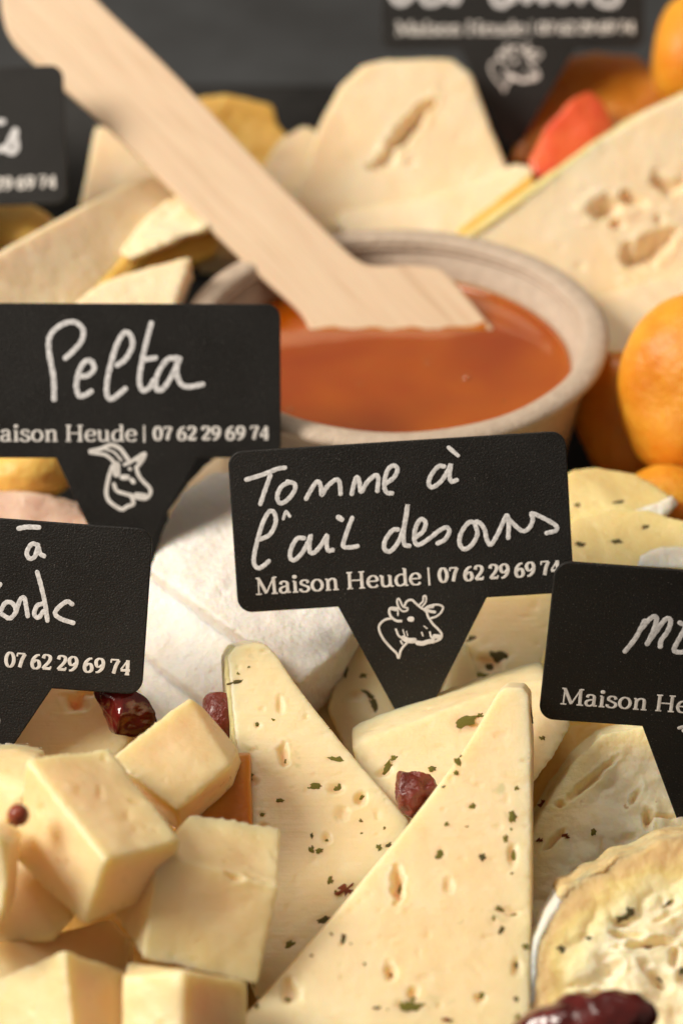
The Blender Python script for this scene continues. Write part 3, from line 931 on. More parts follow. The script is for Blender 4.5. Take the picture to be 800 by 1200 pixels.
tag(link('candied_fruit', organic(prism([(620, 186, 62.4), (640, 150, 62.6), (668, 118, 62.8), (690, 104, 63.0), (706, 118, 63.0), (722, 148, 62.8), (700, 175, 62.5), (650, 215, 62.2), (628, 212, 62.2)], 1.2),
    0.06, 6, ((0.03, 0.5, 3),), (), 4), None, M_melon), 'bright red orange candied fruit chunk beside the point of the top tag', 'candied fruit')

# white camembert slices: tops with parallel mould ridges
def cam_piece(pts, t, label, ridge, seed, noise=((0.02, 0.9, 3), (0.008, 0.12, 2)), mat=None):
    rv = (ridge[0] * R + ridge[1] * U)
    return piece('camembert_slice', prism(pts, t, F - 0.9 * U), mat or M_bloom, label, 'cheese', 'white rinded cheese slices behind the tags', voxel=0.05, it=5, noise=noise, seed=seed, ridges=(rv, 0.13, ridge[2]))


cam_piece([(176, 668, 52.6), (190, 620, 53.3), (215, 575, 54.1), (250, 552, 54.5), (400, 560, 54.3), (430, 720, 51.7), (400, 760, 51.0), (350, 800, 50.5), (287, 748, 51.1), (230, 706, 51.7)], 1.3,
          'white rinded cheese slice highest in the pile beside the left edge of the central tag', (0.8, 0.5, 0.006), 41)
cam_piece([(165, 668, 52.9), (183, 676, 52.8), (232, 716, 52.1), (286, 754, 51.5), (345, 800, 51.0), (290, 850, 50.4), (242, 822, 50.8), (200, 790, 51.3), (165, 760, 51.8), (120, 700, 52.8)], 1.3,
          'white rinded cheese slice in the middle of the pile behind the lower left tag', (0.9, 0.3, 0.006), 42)
cam_piece([(120, 740, 52.4), (168, 762, 52.1), (205, 794, 51.6), (243, 824, 51.1), (280, 870, 50.5), (200, 880, 50.4), (120, 840, 51.0)], 1.0,
          'white rinded cheese slice lowest in the pile with fine ridges beside the cranberry', (0.75, 0.65, 0.014), 43)
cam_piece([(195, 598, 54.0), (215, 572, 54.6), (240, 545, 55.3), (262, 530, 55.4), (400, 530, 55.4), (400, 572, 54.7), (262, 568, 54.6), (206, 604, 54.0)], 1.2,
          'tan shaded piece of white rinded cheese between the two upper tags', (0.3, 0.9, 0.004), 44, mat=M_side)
piece('cheese_slice', prism([(-30, 575, 53.9), (40, 578, 53.8), (92, 590, 53.6), (120, 640, 53.0), (100, 700, 52.4), (-30, 700, 52.5)], 1.0), M_pink,
      'cheese piece with a pinkish rind behind the top edge of the lower left tag', 'cheese', None, seed=45, noise=((0.04, 0.5, 3),))

# right: two small pale slices above the right tag
piece('cheese_slice', prism([(655, 560, 53.4), (672, 549, 53.6), (700, 548, 53.8), (745, 556, 53.8), (775, 572, 53.6), (790, 586, 53.3), (780, 600, 53.0), (745, 606, 52.8), (655, 615, 52.7)], 0.9, F - 0.3 * U), M_soft,
      'pale soft cheese slice with white rind below the plump apricot', 'cheese', 'soft slices above the right tag', seed=51, noise=((0.02, 0.6, 3),),
      herbs=[(725, 588, 13, 6, 45, 'd'), (676, 592, 6, 5, 0, 'g')],
      extra=[('rind', prism([(740, 600, 52.75), (765, 592, 52.9), (788, 580, 53.2), (795, 590, 53.2), (782, 604, 52.8), (750, 612, 52.6)], 0.6), M_rind_white, dict(voxel=0.05, it=3, noise=((0.03, 0.3, 3),)))])
piece('cheese_slice', prism([(655, 625, 52.2), (672, 606, 52.5), (710, 597, 52.7), (760, 598, 52.7), (810, 612, 52.4), (830, 690, 51.3), (660, 700, 51.1)], 0.9, F - 0.3 * U), M_soft,
      'pale soft cheese slice with dark specks directly above the right tag', 'cheese', 'soft slices above the right tag', seed=52, noise=((0.02, 0.6, 3),),
      herbs=[(679, 638, 15, 8, 0, 'd'), (719, 635, 14, 6, 0, 'd'), (755, 618, 8, 6, 0, 'd')],
      extra=[('rind', prism([(750, 652, 51.8), (775, 642, 51.9), (830, 640, 51.9), (830, 668, 51.6), (745, 665, 51.6)], 0.5), M_rind_white, dict(voxel=0.05, it=3, noise=((0.03, 0.3, 3),)))])

# background cheeses
BN = ((0.02, 1.4, 2), (0.008, 0.3, 2))
piece('cheese_slice', prism(slope([(335, 262), (350, 215), (372, 148), (398, 100), (425, 76), (455, 69), (530, 69), (552, 86), (575, 150), (596, 200), (590, 270), (480, 300), (400, 290)], 62.4, 200, 0.005), 1.3), M_pale,
      'big pale cheese wedge with a deep crack left of the point of the top tag', 'cheese', None, voxel=0.06, it=6, noise=BN, seed=61,
      holes=[(478, 150, 10, 44, -38, 0.6), (452, 187, 14, 9, 30, 0.3), (505, 122, 4, 12, -30, 0.2), (440, 195, 12, 5, 0, 0.2), (482, 190, 8, 5, 20, 0.08), (520, 100, 5, 5, 0, 0.06)])
piece('cheese_slice', prism([(390, 262, 61.6), (400, 246, 61.7), (500, 232, 61.8), (560, 212, 62.0), (602, 192, 62.1), (625, 196, 62.0), (622, 214, 61.9), (560, 262, 61.4), (535, 278, 61.2), (420, 290, 61.1)], 0.9), M_pale,
      'flat pale cheese slice with golden edge lying behind the bowl rim', 'cheese', None, voxel=0.06, it=4, noise=BN, seed=62,
      extra=[('rind', prism([(535, 270, 61.1), (575, 240, 61.4), (622, 203, 61.8), (628, 214, 61.8), (560, 275, 61.2), (535, 285, 61.0)], 0.7), M_gold, dict(voxel=0.06, it=2, noise=((0.02, 0.4, 2),)))])
piece('cheese_slice', prism(slope([(540, 282), (570, 258), (640, 212), (700, 165), (760, 128), (830, 98), (850, 330), (760, 340), (700, 352), (640, 335), (570, 300)], 60.4, 300, 0.0055), 1.2), M_pale,
      'large pale cheese slab with irregular holes at the upper right', 'cheese', None, voxel=0.06, it=6, noise=BN, seed=63,
      holes=[(708, 243, 24, 15, 15, 0.45), (740, 232, 18, 9, -20, 0.3), (762, 292, 34, 16, 50, 0.45), (738, 300, 14, 18, 0, 0.35), (775, 215, 10, 20, 40, 0.3), (722, 262, 9, 7, 0, 0.2), (771, 258, 6, 8, 0, 0.2), (790, 220, 16, 10, 30, 0.25), (680, 312, 6, 6, 0, 0.08), (785, 275, 14, 8, 40, 0.2)],
      extra=[('rind', prism([(540, 276, 60.45), (640, 205, 61.0), (705, 158, 61.3), (745, 133, 61.5), (830, 94, 61.7), (830, 104, 61.7), (745, 142, 61.4), (705, 168, 61.1), (640, 216, 60.8), (550, 285, 60.4)], 1.0), M_soft, dict(voxel=0.06, it=2, noise=((0.015, 0.4, 2),)))])
piece('cheese_slice', prism([(672, 352, 59.0), (700, 346, 59.2), (760, 328, 59.5), (840, 305, 59.8), (850, 420, 58.0), (740, 430, 57.8), (690, 400, 58.2)], 1.1, F - 0.3 * U), M_pale,
      'pale cheese slice between the bowl and the plump apricot', 'cheese', None, voxel=0.06, noise=BN, seed=64)
piece('cheese_slice', prism([(-40, 318, 56.4), (20, 282, 57.4), (90, 243, 58.6), (150, 214, 59.6), (200, 200, 60.3), (212, 215, 60.3), (185, 262, 59.6), (130, 320, 58.4), (95, 360, 57.6), (-40, 372, 55.6)], 1.0), M_pale,
      'long pale cheese slice below the upper left tag', 'cheese', None, voxel=0.06, it=6, noise=BN, seed=65,
      extra=[('rind', prism([(95, 352, 57.6), (135, 312, 58.4), (188, 255, 59.6), (214, 212, 60.2), (223, 220, 60.3), (206, 262, 59.7), (152, 322, 58.5), (118, 360, 57.7)], 0.8), M_gold, dict(voxel=0.06, it=2, noise=((0.015, 0.4, 2),)))])
piece('cheese_slice', prism([(92, 245, 61.5), (103, 190, 61.9), (112, 148, 62.2), (150, 152, 62.2), (220, 200, 61.9), (230, 260, 61.2)], 1.0), M_pale,
      'pale cheese piece behind the wooden handle right of the upper left tag', 'cheese', None, voxel=0.06, noise=BN, seed=66)
piece('cheese_chunk', prism([(232, 118, 64.6), (262, 112, 64.6), (318, 124, 64.6), (326, 145, 64.5), (345, 165, 64.2), (350, 215, 63.8), (300, 240, 63.6), (230, 180, 64.0)], 1.2), M_gold,
      'golden yellow cheese chunk behind the right side of the wooden handle', 'cheese', None, voxel=0.06, it=3, noise=((0.06, 0.6, 3),), seed=67)
piece('cheese_chunk', prism([(310, 190, 63.3), (330, 160, 63.6), (352, 148, 63.7), (372, 155, 63.6), (372, 240, 62.9), (330, 270, 62.6), (300, 230, 62.9)], 1.0), M_pale,
      'pale crumbly cheese chunk between the golden chunk and the cracked wedge', 'cheese', None, voxel=0.06, it=3, noise=((0.06, 0.5, 3),), seed=68)
piece('cheese_chunk', prism([(140, 295, 58.6), (160, 268, 59.0), (190, 238, 59.4), (215, 225, 59.6), (262, 260, 59.0), (230, 272, 58.7), (185, 290, 58.5), (150, 305, 58.4)], 0.7), M_pale,
      'small crumbly pale cheese piece behind the handle above the amber apricot', 'cheese', None, voxel=0.06, it=2, noise=((0.06, 0.4, 3),), seed=69)
piece('cheese_slice', prism([(80, 362, 56.4), (105, 338, 56.8), (140, 322, 57.1), (190, 308, 57.3), (225, 300, 57.4), (205, 360, 56.6), (190, 400, 55.6), (90, 400, 55.4)], 0.8, F - 0.5 * U), M_pale,
      'pale cheese slice leaning on the left side of the bowl', 'cheese', None, voxel=0.06, noise=BN, seed=70)
piece('cheese_slice', prism([(225, 205, 60.8), (330, 215, 60.8), (370, 262, 60.4), (300, 300, 60.0), (230, 300, 60.0)], 0.9, F - 0.4 * U), M_pale,
      'shaded pale cheese slice under the wooden handle behind the bowl', 'cheese', None, voxel=0.06, noise=BN, seed=71)

# deeper layer that fills the tray under what one sees
for i, (px, py, d, rx, ry, lab) in enumerate([
        (120, 1120, 46.5, 170, 120, 'broad cheese piece deep under the yellow cheese blocks'),
        (420, 1150, 47.6, 170, 140, 'broad cheese piece deep under the two herb wedges'),
        (700, 1140, 48.0, 150, 130, 'broad cheese piece deep under the rinded cheese at the right'),
        (220, 930, 51.0, 190, 100, 'broad cheese piece deep under the white rinded slices'),
        (620, 860, 54.0, 190, 110, 'broad cheese piece deep under the slices behind the central tag')]):
    q = [(px - rx, py - ry, d + 1.2), (px + rx, py - ry, d + 1.2), (px + rx, py + ry, d), (px - rx, py + ry, d)]
    piece('cheese_block', prism(q, 1.4, F - 0.3 * U), M_gold, lab, 'cheese', 'cheese pieces forming the lower layer', voxel=0.09, it=5, noise=((0.05, 1.0, 2),), seed=80 + i)

# ------------------------------------------------------------------ tags
def catmull(P, n=7, closed=False):
    P = [np.array(p, float) for p in P]
    if len(P) < 3:
        return [P[0] + (P[-1] - P[0]) * t for t in np.linspace(0, 1, 4)]
    E = [2 * P[0] - P[1]] + P + [2 * P[-1] - P[-2]]
    if closed:
        P = P + [P[0]]
        E = [P[-2]] + P + [P[1]]
    out = []
    for i in range(1, len(E) - 2):
        a, b, c, d = E[i - 1:i + 3]
        for t in np.linspace(0, 1, n, endpoint=False):
            out.append(0.5 * ((2 * b) + (-a + c) * t + (2 * a - 5 * b + 4 * c - d) * t * t + (-a + 3 * b - 3 * c + d) * t ** 3))
    out.append(E[-2])
    return out


class Ink:
    def __init__(s, base=0.002):
        s.V, s.F, s.z = [], [], base

    def stroke(s, P, w, h=0.0015, closed=False, raw_pts=False, flat=False, jit=0.0):
        """painted ribbon: w is a width or a function of the direction angle; ends round unless flat"""
        C = [np.array(p, float) for p in P] if raw_pts else catmull(P, closed=closed)
        T = []
        for i in range(len(C)):
            t = C[min(i + 1, len(C) - 1)] - C[max(i - 1, 0)]
            L = np.linalg.norm(t)
            T.append(t / L if L > 1e-9 else np.array([1.0, 0]))
        wf = w if callable(w) else (lambda t: w)
        rows = [(c, t, wf(t) * (1 + jit * math.sin(i * 1.7) * random.random())) for i, (c, t) in enumerate(zip(C, T))]
        if not flat:
            a, ta, wa = rows[0]; b, tb_, wb = rows[-1]
            pre = [(a - ta * wa / 2 * math.cos(q), ta, wa * max(math.sin(q), 0.05)) for q in np.linspace(0.05, 1.3, 5)]
            post = [(b + tb_ * wb / 2 * math.cos(q), tb_, wb * max(math.sin(q), 0.05)) for q in np.linspace(1.3, 0.05, 5)]
            rows = pre + rows + post
        n0 = len(s.V)
        m = len(rows)
        for i, (c, t, ww) in enumerate(rows):
            nrm = np.array([-t[1], t[0]])
            z = s.z + 0.0025 * i / m
            for k, hh in ((-0.5, 0), (-0.3, h * 0.9), (0.3, h), (0.5, 0)):
                q = c + nrm * ww * k
                s.V.append((q[0], q[1], z + hh))
        for i in range(m - 1):
            for k in range(3):
                a = n0 + i * 4 + k
                s.F.append((a, a + 1, a + 5, a + 4))
        s.z += 0.0003 if s.z < 0.008 else -0.006

    def mesh(s, mat):
        me = bpy.data.meshes.new('ink')
        me.from_pydata([tuple(np.array(v) * CM) for v in s.V], [], s.F)
        bm = bmesh.new(); bm.from_mesh(me)
        bmesh.ops.recalc_face_normals(bm, faces=bm.faces)
        for f in bm.faces:
            if f.normal.z < 0: f.normal_flip()
        bm.to_mesh(me); bm.free()
        smooth(me)
        me.materials.append(mat)
        return me


def pen(thick, thin):
    return lambda t: thin + (thick - thin) * abs(t[1]) ** 1.2


def ell(cx, cy, rx, ry, n=12, a0=90):
    return [(cx + rx * math.cos(math.radians(a0 + 360 * k / n)), cy + ry * math.sin(math.radians(a0 + 360 * k / n))) for k in range(n)]


# serif letters: (advance, [(kind, points)]) ; c curve, o closed, l straight, s serif bar, d dot
GL = {
    'M': (.90, [('n', [(.15, .02), (.16, .68)]), ('l', [(.15, .69), (.44, .04)]), ('n', [(.44, .04), (.73, .68)]), ('l', [(.73, .69), (.75, .01)]),
                ('s', [(.04, .012), (.26, .012)]), ('s', [(.63, .012), (.87, .012)]), ('s', [(.05, .688), (.18, .688)]), ('s', [(.71, .688), (.85, .688)])]),
    'a': (.50, [('c', [(.09, .37), (.13, .46), (.24, .49), (.34, .43), (.35, .30), (.35, .12), (.38, .03), (.47, .03)]), ('c', [(.35, .29), (.22, .27), (.09, .20), (.08, .08), (.17, .01), (.28, .04), (.35, .11)])]),
    'i': (.29, [('l', [(.14, .47), (.14, .01)]), ('s', [(.04, .012), (.25, .012)]), ('s', [(.05, .468), (.14, .468)]), ('d', (.14, .655))]),
    's': (.42, [('c', [(.35, .37), (.31, .46), (.20, .49), (.10, .44), (.09, .34), (.20, .27), (.33, .20), (.36, .10), (.27, .01), (.15, .01), (.06, .07), (.06, .14)])]),
    'o': (.54, [('o', ell(.27, .245, .19, .235))]),
    'n': (.58, [('l', [(.14, .47), (.14, .01)]), ('c', [(.14, .34), (.21, .44), (.32, .48), (.41, .43), (.43, .30), (.43, .01)]), ('s', [(.04, .012), (.25, .012)]), ('s', [(.33, .012), (.54, .012)]), ('s', [(.04, .468), (.14, .468)])]),
    'H': (.80, [('l', [(.17, .68), (.17, .02)]), ('l', [(.63, .68), (.63, .02)]), ('s', [(.17, .35), (.63, .35)])] + [('s', [(x - .11, y), (x + .11, y)]) for x in (.17, .63) for y in (.012, .688)]),
    'e': (.48, [('c', [(.42, .27), (.41, .38), (.34, .47), (.24, .49), (.13, .43), (.07, .30), (.07, .18), (.14, .05), (.25, .01), (.36, .03), (.43, .10)]), ('s', [(.08, .265), (.43, .265)])]),
    'u': (.58, [('c', [(.13, .47), (.13, .14), (.18, .04), (.28, .01), (.37, .05), (.43, .12)]), ('l', [(.43, .47), (.43, .01)]), ('s', [(.03, .468), (.13, .468)]), ('s', [(.34, .468), (.43, .468)]), ('s', [(.43, .012), (.55, .012)])]),
    'd': (.56, [('c', [(.42, .42), (.33, .48), (.22, .47), (.11, .38), (.07, .22), (.12, .06), (.23, .01), (.34, .05), (.42, .12)]), ('l', [(.42, .72), (.42, .01)]), ('s', [(.33, .715), (.42, .715)]), ('s', [(.42, .012), (.53, .012)])]),
    ' ': (.22, []),
    '0': (.56, [('o', ell(.28, .31, .19, .29))]),
    '7': (.50, [('s', [(.06, .585), (.45, .585)]), ('s', [(.075, .59), (.065, .46)]), ('l', [(.44, .58), (.30, .33), (.21, .02)])]),
    '6': (.54, [('c', [(.44, .58), (.30, .55), (.15, .42), (.09, .25), (.11, .10), (.20, .02), (.32, .02), (.43, .10), (.44, .22), (.38, .33), (.27, .35), (.14, .27)])]),
    '2': (.52, [('c', [(.08, .45), (.13, .57), (.26, .60), (.40, .54), (.41, .41), (.31, .27), (.17, .14), (.08, .03)]), ('b', [(.08, .045), (.45, .045)]), ('s', [(.445, .04), (.46, .15)])]),
    '9': (.54, [('c', [(.10, .02), (.24, .05), (.39, .18), (.45, .35), (.43, .50), (.34, .58), (.22, .58), (.11, .50), (.10, .38), (.16, .27), (.27, .25), (.40, .33)])]),
    '4': (.54, [('l', [(.38, .60), (.38, .02)]), ('n', [(.38, .59), (.06, .20)]), ('b', [(.05, .18), (.50, .18)]), ('s', [(.26, .015), (.48, .015)])]),
}


def typeset(ink, text, x0, y0, x1, y1, size, thick, thin):
    """lettering from (x0,y0) to (x1,y1) along the baseline, cm"""
    adv = sum(GL[c][0] for c in text)
    d = np.array([x1 - x0, y1 - y0]); L = np.linalg.norm(d); d /= L
    up = np.array([-d[1], d[0]])
    sx = L / adv
    x = 0
    o = np.array([x0, y0])
    for c in text:
        a, st = GL[c]
        f = lambda p: o + d * ((x + p[0]) * sx) + up * (p[1] * size)
        tk, tn = thick * size, thin * size
        for kind, pts in st:
            if kind == 'd':
                q = f(pts)
                ink.stroke([q - 0.02 * size * d, q + 0.02 * size * d], tk * 1.15, 0.002)
            elif kind == 's':
                ink.stroke([f(p) for p in pts], tn, 0.002, raw_pts=True, flat=True)
            elif kind == 'b':
                ink.stroke([f(p) for p in pts], tk * 0.75, 0.002, raw_pts=True, flat=True)
            elif kind == 'n':
                ink.stroke([f(p) for p in pts], tn * 1.1, 0.002, raw_pts=True, flat=True)
            elif kind == 'l':
                ink.stroke([f(p) for p in pts], tk, 0.002, raw_pts=True, flat=True)
            else:
                ink.stroke([f(p) for p in pts], pen(tk, tn), 0.002, closed=(kind == 'o'), flat=True)
        x += a


class Tag:
    def __init__(s, px, py, d, roll=0, tilt=0, yaw=0):
        t, y, r = map(math.radians, (tilt, yaw, roll))
        X, Y, N = R.copy(), U * math.cos(t) - F * math.sin(t), -F * math.cos(t) - U * math.sin(t)
        X, N = X * math.cos(y) + N * math.sin(y), N * math.cos(y) - X * math.sin(y)
        X, Y = X * math.cos(r) + Y * math.sin(r), Y * math.cos(r) - X * math.sin(r)
        s.X, s.Y, s.N = X, Y, N
        s.C = W(px, py, d)

    def loc(s, px, py):
        v = F + (px - 400) * S * R - (py - 600) * S * U
        k = ((s.C - CAM) @ s.N) / (v @ s.N)
        q = CAM + v * k - s.C
        return np.array([q @ s.X, q @ s.Y])

    def zoomed(s, pts, ox, oy, sc):
        return [s.loc(ox + x / sc, oy + y / sc) for x, y in pts]


CW, CH, CR = 5.93, 2.86, 0.26
SPIKE = [(1.42, -CH / 2), (0.16, -3.62), (-0.18, -3.62), (-1.20, -CH / 2)]


def card_mesh():
    out = []
    for cx, cy, a0 in ((CW / 2 - CR, CH / 2 - CR, 0), (-CW / 2 + CR, CH / 2 - CR, 90), (-CW / 2 + CR, -CH / 2 + CR, 180)):
        for k in range(9):
            a = math.radians(a0 + 90 * k / 8)
            out.append((cx + CR * math.cos(a), cy + CR * math.sin(a)))
    out += list(reversed(SPIKE))
    for k in range(9):
        a = math.radians(270 + 90 * k / 8)
        out.append((CW / 2 - CR + CR * math.cos(a), -CH / 2 + CR + CR * math.sin(a)))
    n = len(out)
    P = [np.array(p) for p in out]
    t = 0.075
    def inset(k):
        q = []
        for i in range(n):
            a = P[i] - P[i - 1]; b = P[(i + 1) % n] - P[i]
            a = a / (np.linalg.norm(a) + 1e-9); b = b / (np.linalg.norm(b) + 1e-9)
            m = np.array([-(a[1] + b[1]), a[0] + b[0]]); m /= (np.linalg.norm(m) + 1e-9)
            q.append(P[i] + m * k)
        return q
    V = []
    for k, z in ((0.02, 0), (0.006, -0.006), (0, -0.02), (0, -t + 0.01), (0.01, -t)):
        V += [(p[0], p[1], z) for p in inset(k)]
    Fc = [tuple(range(n)), tuple(4 * n + i for i in range(n))]
    for j in range(4):
        for i in range(n):
            Fc.append((j * n + i, j * n + (i + 1) % n, (j + 1) * n + (i + 1) % n, (j + 1) * n + i))
    me = raw([tuple(np.array(v) * CM) for v in V], Fc)
    me.materials.append(M_card)
    return me


CARD = card_mesh()
T_main = Tag(470, 612, 50.0, 3.6, 6, 0)
# the printed line, measured on the central tag and shared by all
_a = T_main.loc(299, 697); _b = T_main.loc(494, 685); _c2 = T_main.loc(513, 683); _d = T_main.loc(657, 673)
ink = Ink()
typeset(ink, 'Maison Heude', _a[0], _a[1], _b[0], _b[1], 0.42, 0.135, 0.06)
bar = [T_main.loc(503, 686), T_main.loc(501.5, 665)]
ink.stroke(bar, 0.035, 0.002, raw_pts=True, flat=True)
typeset(ink, '07 62 29 69 74', _c2[0], _c2[1], _d[0], _d[1], 0.42, 0.15, 0.068)
PRINT = ink.mesh(M_print)

ink = Ink()
cow = [([(215, 250), (150, 265), (105, 310), (105, 360), (140, 430), (200, 500), (250, 550), (268, 590), (285, 530), (310, 490), (335, 465)], 20),
       ([(250, 165), (200, 165), (188, 195), (205, 240), (250, 272), (290, 275)], 22), ([(262, 165), (262, 225)], 14), ([(200, 168), (245, 178)], 26),
       ([(345, 165), (340, 185), (300, 190), (265, 150), (255, 100), (270, 85), (285, 110), (305, 150), (345, 165)], 17),
       ([(320, 140), (340, 105), (380, 95), (410, 120), (450, 155), (500, 190), (520, 240), (560, 300), (610, 350), (635, 390), (620, 430), (560, 455)], 20),
       ([(440, 140), (475, 105), (480, 65), (500, 65), (500, 110), (470, 150)], 16),
       ([(490, 170), (530, 145), (600, 135), (645, 155), (630, 200), (590, 235), (545, 250)], 18), ([(500, 175), (530, 190), (575, 198)], 26), ([(505, 160), (560, 152)], 24),
       ([(364, 258), (380, 258)], 44), ([(535, 370), (545, 410), (570, 425)], 16), ([(575, 405), (615, 410)], 40), ([(245, 345), (270, 400), (320, 430), (360, 445)], 18),
       ([(310, 420), (350, 440), (400, 440)], 46), ([(430, 460), (470, 465), (520, 450), (560, 445)], 40), ([(485, 318), (510, 338)], 11), ([(465, 372), (475, 400)], 13), ([(305, 350), (320, 400)], 11), ([(335, 362), (345, 400)], 9), ([(285, 445), (300, 470)], 14)]
for pts, wd in cow:
    ink.stroke(T_main.zoomed(pts, 430, 690, 7.273), wd / 7.273 * 0.015, 0.002)
COW = ink.mesh(M_print)
T_pelta = Tag(142, 446, 52.7, 0.2, 0, -6)
ink = Ink()
goat = [([(130, 162), (200, 172), (270, 185), (330, 230), (365, 280)], 34), ([(130, 150), (230, 128), (320, 92), (400, 120), (450, 180), (495, 245)], 40), ([(280, 135), (350, 160), (420, 235)], 22),
        ([(372, 280), (375, 360)], 70), ([(335, 290), (300, 400), (278, 530), (300, 610), (370, 670), (430, 695), (475, 668), (530, 645), (522, 590), (500, 560)], 38),
        ([(350, 460), (375, 520), (450, 548), (520, 568), (590, 590), (655, 590), (692, 540), (680, 490), (620, 430), (578, 370), (558, 300)], 36),
        ([(450, 275), (500, 255), (560, 215), (640, 172), (612, 245), (562, 300)], 34), ([(575, 240), (620, 200)], 40), ([(560, 560), (640, 570)], 48), ([(430, 395), (475, 395)], 50), ([(518, 420), (533, 440)], 42), ([(498, 315), (502, 318)], 34)]
for pts, wd in goat:
    ink.stroke(T_pelta.zoomed(pts, 90, 510, 8.0), wd / 8.0 * 0.0158, 0.002)
GOAT = ink.mesh(M_print)
T_left = Tag(-30, 703, 48.6, -4.2, 5, 0)
T_right = Tag(847, 766, 47.6, -4.4, 20, 0)
T_top = Tag(600, -18, 64.2, 0.2, 0, 0)
T_ul = Tag(-92, 163, 58.6, 2.0, 0, 0)
ink = Ink()
for pts in ([(795, 853), (808, 850), (825, 852)], [(800, 856), (812, 866), (826, 868)], [(826, 846), (845, 836), (868, 840), (880, 856)], [(826, 868), (830, 895), (850, 915), (868, 900), (880, 870), (895, 856)], [(842, 868), (846, 869)], [(862, 868), (866, 869)]):
    ink.stroke([T_right.loc(*p) for p in pts], 0.06, 0.002)
SHEEP = ink.mesh(M_print)


def make_tag(T, label, strokes, emblem, wd=0.078):
    root = bpy.data.objects.new('price_tag', None)
    root.empty_display_size = 0.01
    COL.objects.link(root)
    tip = T.C - T.Y * 3.6
    q = Matrix(np.array([T.X, T.Y, T.N]).T.tolist()).to_quaternion()
    root.location = Vector(tip * CM)
    root.rotation_mode = 'QUATERNION'
    root.rotation_quaternion = q
    off = Vector((0, 3.6 * CM, 0))
    for nm, me in (('card', CARD), ('printed_lettering', PRINT), ('animal_emblem', emblem)):
        if me is None: continue
        o = bpy.data.objects.new(nm, me)
        COL.objects.link(o)
        o.parent = root
        o.location = off
    ik = Ink(0.003)
    for st in strokes:
        pts, wk = st[0], (st[1] if len(st) > 1 else 1.0)
        ik.stroke(pts, wd * wk, 0.0022, jit=0.12)
    o = bpy.data.objects.new('handwriting', ik.mesh(M_paint))
    COL.objects.link(o)
    o.parent = root
    o.location = off
    tag(root, label, 'tag', 'black cheese tags with white writing')


Z = lambda T, ox, oy, sc, L: [(T.zoomed(p[0] if isinstance(p, tuple) else p, ox, oy, sc), p[1]) if isinstance(p, tuple) else (T.zoomed(p, ox, oy, sc),) for p in L]
tA = Z(T_main, 270, 530, 4, [
    [(75, 128), (150, 105), (220, 78), (257, 72)], [(187, 108), (165, 170), (140, 243)],
    [(275, 140), (240, 160), (219, 205), (232, 238), (265, 225), (300, 180), (300, 148), (268, 138)],
    [(355, 218), (372, 185), (400, 142), (415, 140), (424, 165), (428, 200), (452, 162), (490, 130), (510, 138), (516, 195)],
    [(568, 195), (578, 150), (590, 118), (602, 130), (612, 185), (640, 140), (678, 108), (692, 122), (688, 180)],
    [(722, 150), (765, 118), (782, 80), (765, 62), (738, 80), (722, 130), (722, 170), (735, 190), (757, 192)],
    [(140, 408), (185, 385), (212, 330), (205, 283), (180, 280), (150, 335), (128, 410), (112, 480), (112, 525), (132, 543), (158, 530), (180, 510)],
    ([(248, 312), (254, 292), (260, 278), (268, 285), (278, 300)], 0.7),
    [(345, 402), (312, 405), (285, 450), (280, 492), (300, 505), (335, 472), (362, 425), (376, 390), (370, 430), (372, 465), (388, 472), (415, 448), (440, 410), (453, 390), (450, 430), (458, 460), (478, 458)],
    ([(506, 305), (522, 315)], 1.2), [(570, 308), (550, 360), (530, 420), (530, 442), (560, 446), (595, 440)]])
tB = Z(T_main, 430, 480, 3.333, [
    [(300, 222), (278, 222), (250, 255), (240, 288), (255, 303), (288, 280), (314, 240), (326, 215), (321, 255), (328, 280), (350, 275)],
    ([(318, 148), (355, 180)], 0.9),
    [(120, 468), (98, 472), (70, 512), (68, 545), (92, 552), (125, 510), (148, 440), (158, 370), (150, 420), (142, 480), (145, 525), (165, 532)],
    [(188, 500), (218, 475), (228, 442), (210, 428), (190, 458), (184, 508), (200, 528), (240, 505), (282, 472), (310, 460), (320, 478), (302, 508), (275, 522)],
    [(425, 445), (398, 440), (368, 478), (360, 520), (378, 545), (408, 528), (430, 485), (420, 442), (438, 442), (458, 468), (466, 505), (482, 527), (508, 488), (530, 440), (545, 413), (552, 445), (550, 500)],
    [(546, 420), (572, 448), (606, 474), (632, 462), (646, 430), (642, 405), (690, 425), (735, 452), (736, 472), (700, 482)]])
make_tag(T_main, 'black tag in the centre with a cow head and two handwritten lines', tA + tB, COW)
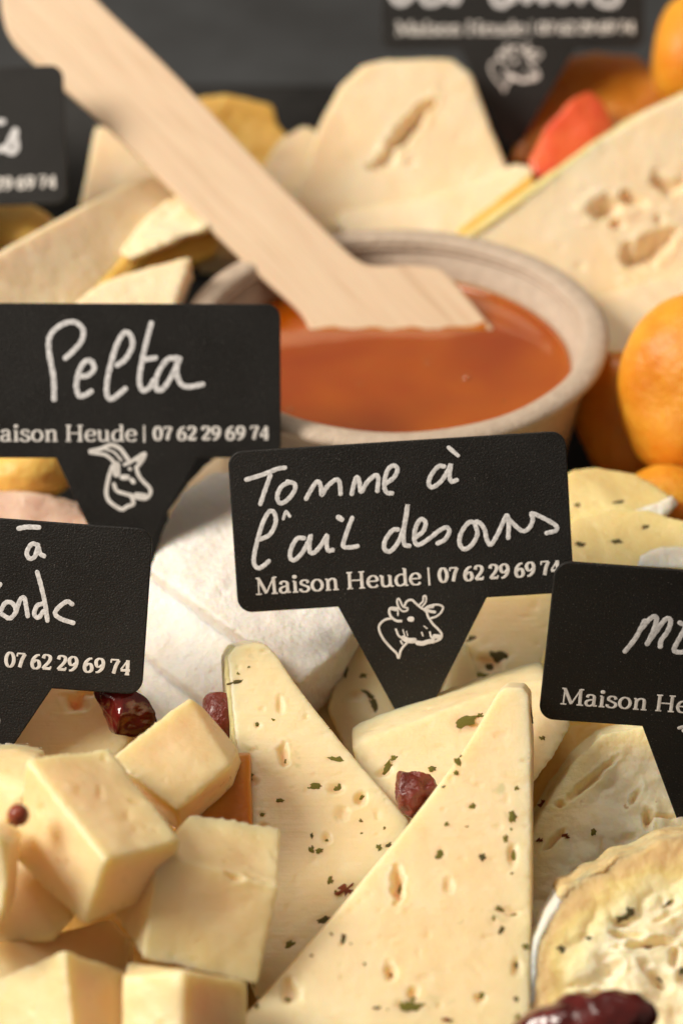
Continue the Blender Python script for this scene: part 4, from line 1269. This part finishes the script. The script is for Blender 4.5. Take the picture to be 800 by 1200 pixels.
make_tag(T_pelta, 'black tag with a goat head and one handwritten word at the left', Z(T_pelta, 40, 360, 4, [
    [(95, 432), (92, 330), (70, 200), (78, 130), (130, 82), (190, 70), (230, 105), (222, 160), (180, 210), (148, 238)],
    [(215, 325), (252, 320), (282, 290), (268, 253), (236, 258), (210, 305), (199, 370), (212, 415), (240, 412), (268, 395)],
    [(390, 272), (430, 242), (462, 180), (450, 128), (420, 122), (385, 185), (352, 300), (340, 390), (355, 430), (385, 418), (428, 382)],
    [(550, 75), (530, 150), (505, 260), (494, 345), (510, 390), (540, 378), (560, 345)], [(520, 245), (570, 238)],
    [(668, 238), (622, 248), (575, 325), (573, 382), (605, 382), (652, 310), (684, 232), (668, 295), (685, 355), (722, 373), (790, 362)]]), GOAT, 0.10)
make_tag(T_left, 'black tag cut off by the left edge below the goat tag', Z(T_left, 0, 600, 4, [
    ([(90, 77), (130, 70), (185, 72)], 1.1), [(180, 155), (150, 150), (127, 190), (140, 218), (165, 208), (180, 165), (190, 195), (208, 206)],
    [(5, 462), (28, 425), (60, 428), (76, 465), (48, 498), (12, 480)], [(76, 470), (96, 412), (115, 402), (124, 440), (132, 488)],
    [(200, 430), (175, 440), (162, 478), (182, 495), (205, 465)], [(176, 282), (195, 350), (213, 430), (224, 510)],
    [(340, 432), (315, 420), (275, 448), (260, 478), (290, 502), (345, 520)], [(-30, 380), (-10, 355), (3, 338)]]), GOAT)
make_tag(T_right, 'black tag cut off by the right edge overlapping the corner of the central tag', Z(T_right, 700, 690, 6.67, [
    [(212, 488), (290, 390), (345, 290), (365, 250), (375, 262)], [(350, 300), (400, 240), (440, 215), (458, 240), (430, 335), (385, 430)],
    [(385, 425), (450, 340), (510, 255), (545, 230), (568, 255), (545, 330), (495, 400), (487, 450)], [(640, 265), (667, 278)],
    [(685, 300), (640, 380), (598, 460), (605, 490), (665, 492), (700, 460)]]), SHEEP, 0.085)
make_tag(T_top, 'out of focus black tag cut off by the top edge', Z(T_top, 440, 0, 2.5, [
    [(40, -40), (55, 0), (80, 8), (110, -20), (120, -60)], [(125, -40), (145, 6), (180, 6), (205, -20)], [(212, 0), (235, 5), (245, -20)],
    [(330, -50), (350, 8), (380, 12), (400, -30)], [(400, 2), (425, -30), (440, 3), (470, -25), (490, 4), (520, -25)], [(525, -20), (545, 5), (580, -20), (600, 5)],
    [(610, -10), (640, -30), (650, 5), (690, 15), (712, -5), (700, -50)]]), COW, 0.13)
make_tag(T_ul, 'blurred black tag cut off by the left edge beside the wooden handle', Z(T_ul, 0, 120, 8, [
    [(-10, 185), (30, 180)], [(-100, 300), (-60, 440), (0, 440), (70, 410), (110, 330), (150, 260), (145, 330), (160, 420), (120, 470), (60, 450)]]), None, 0.12)
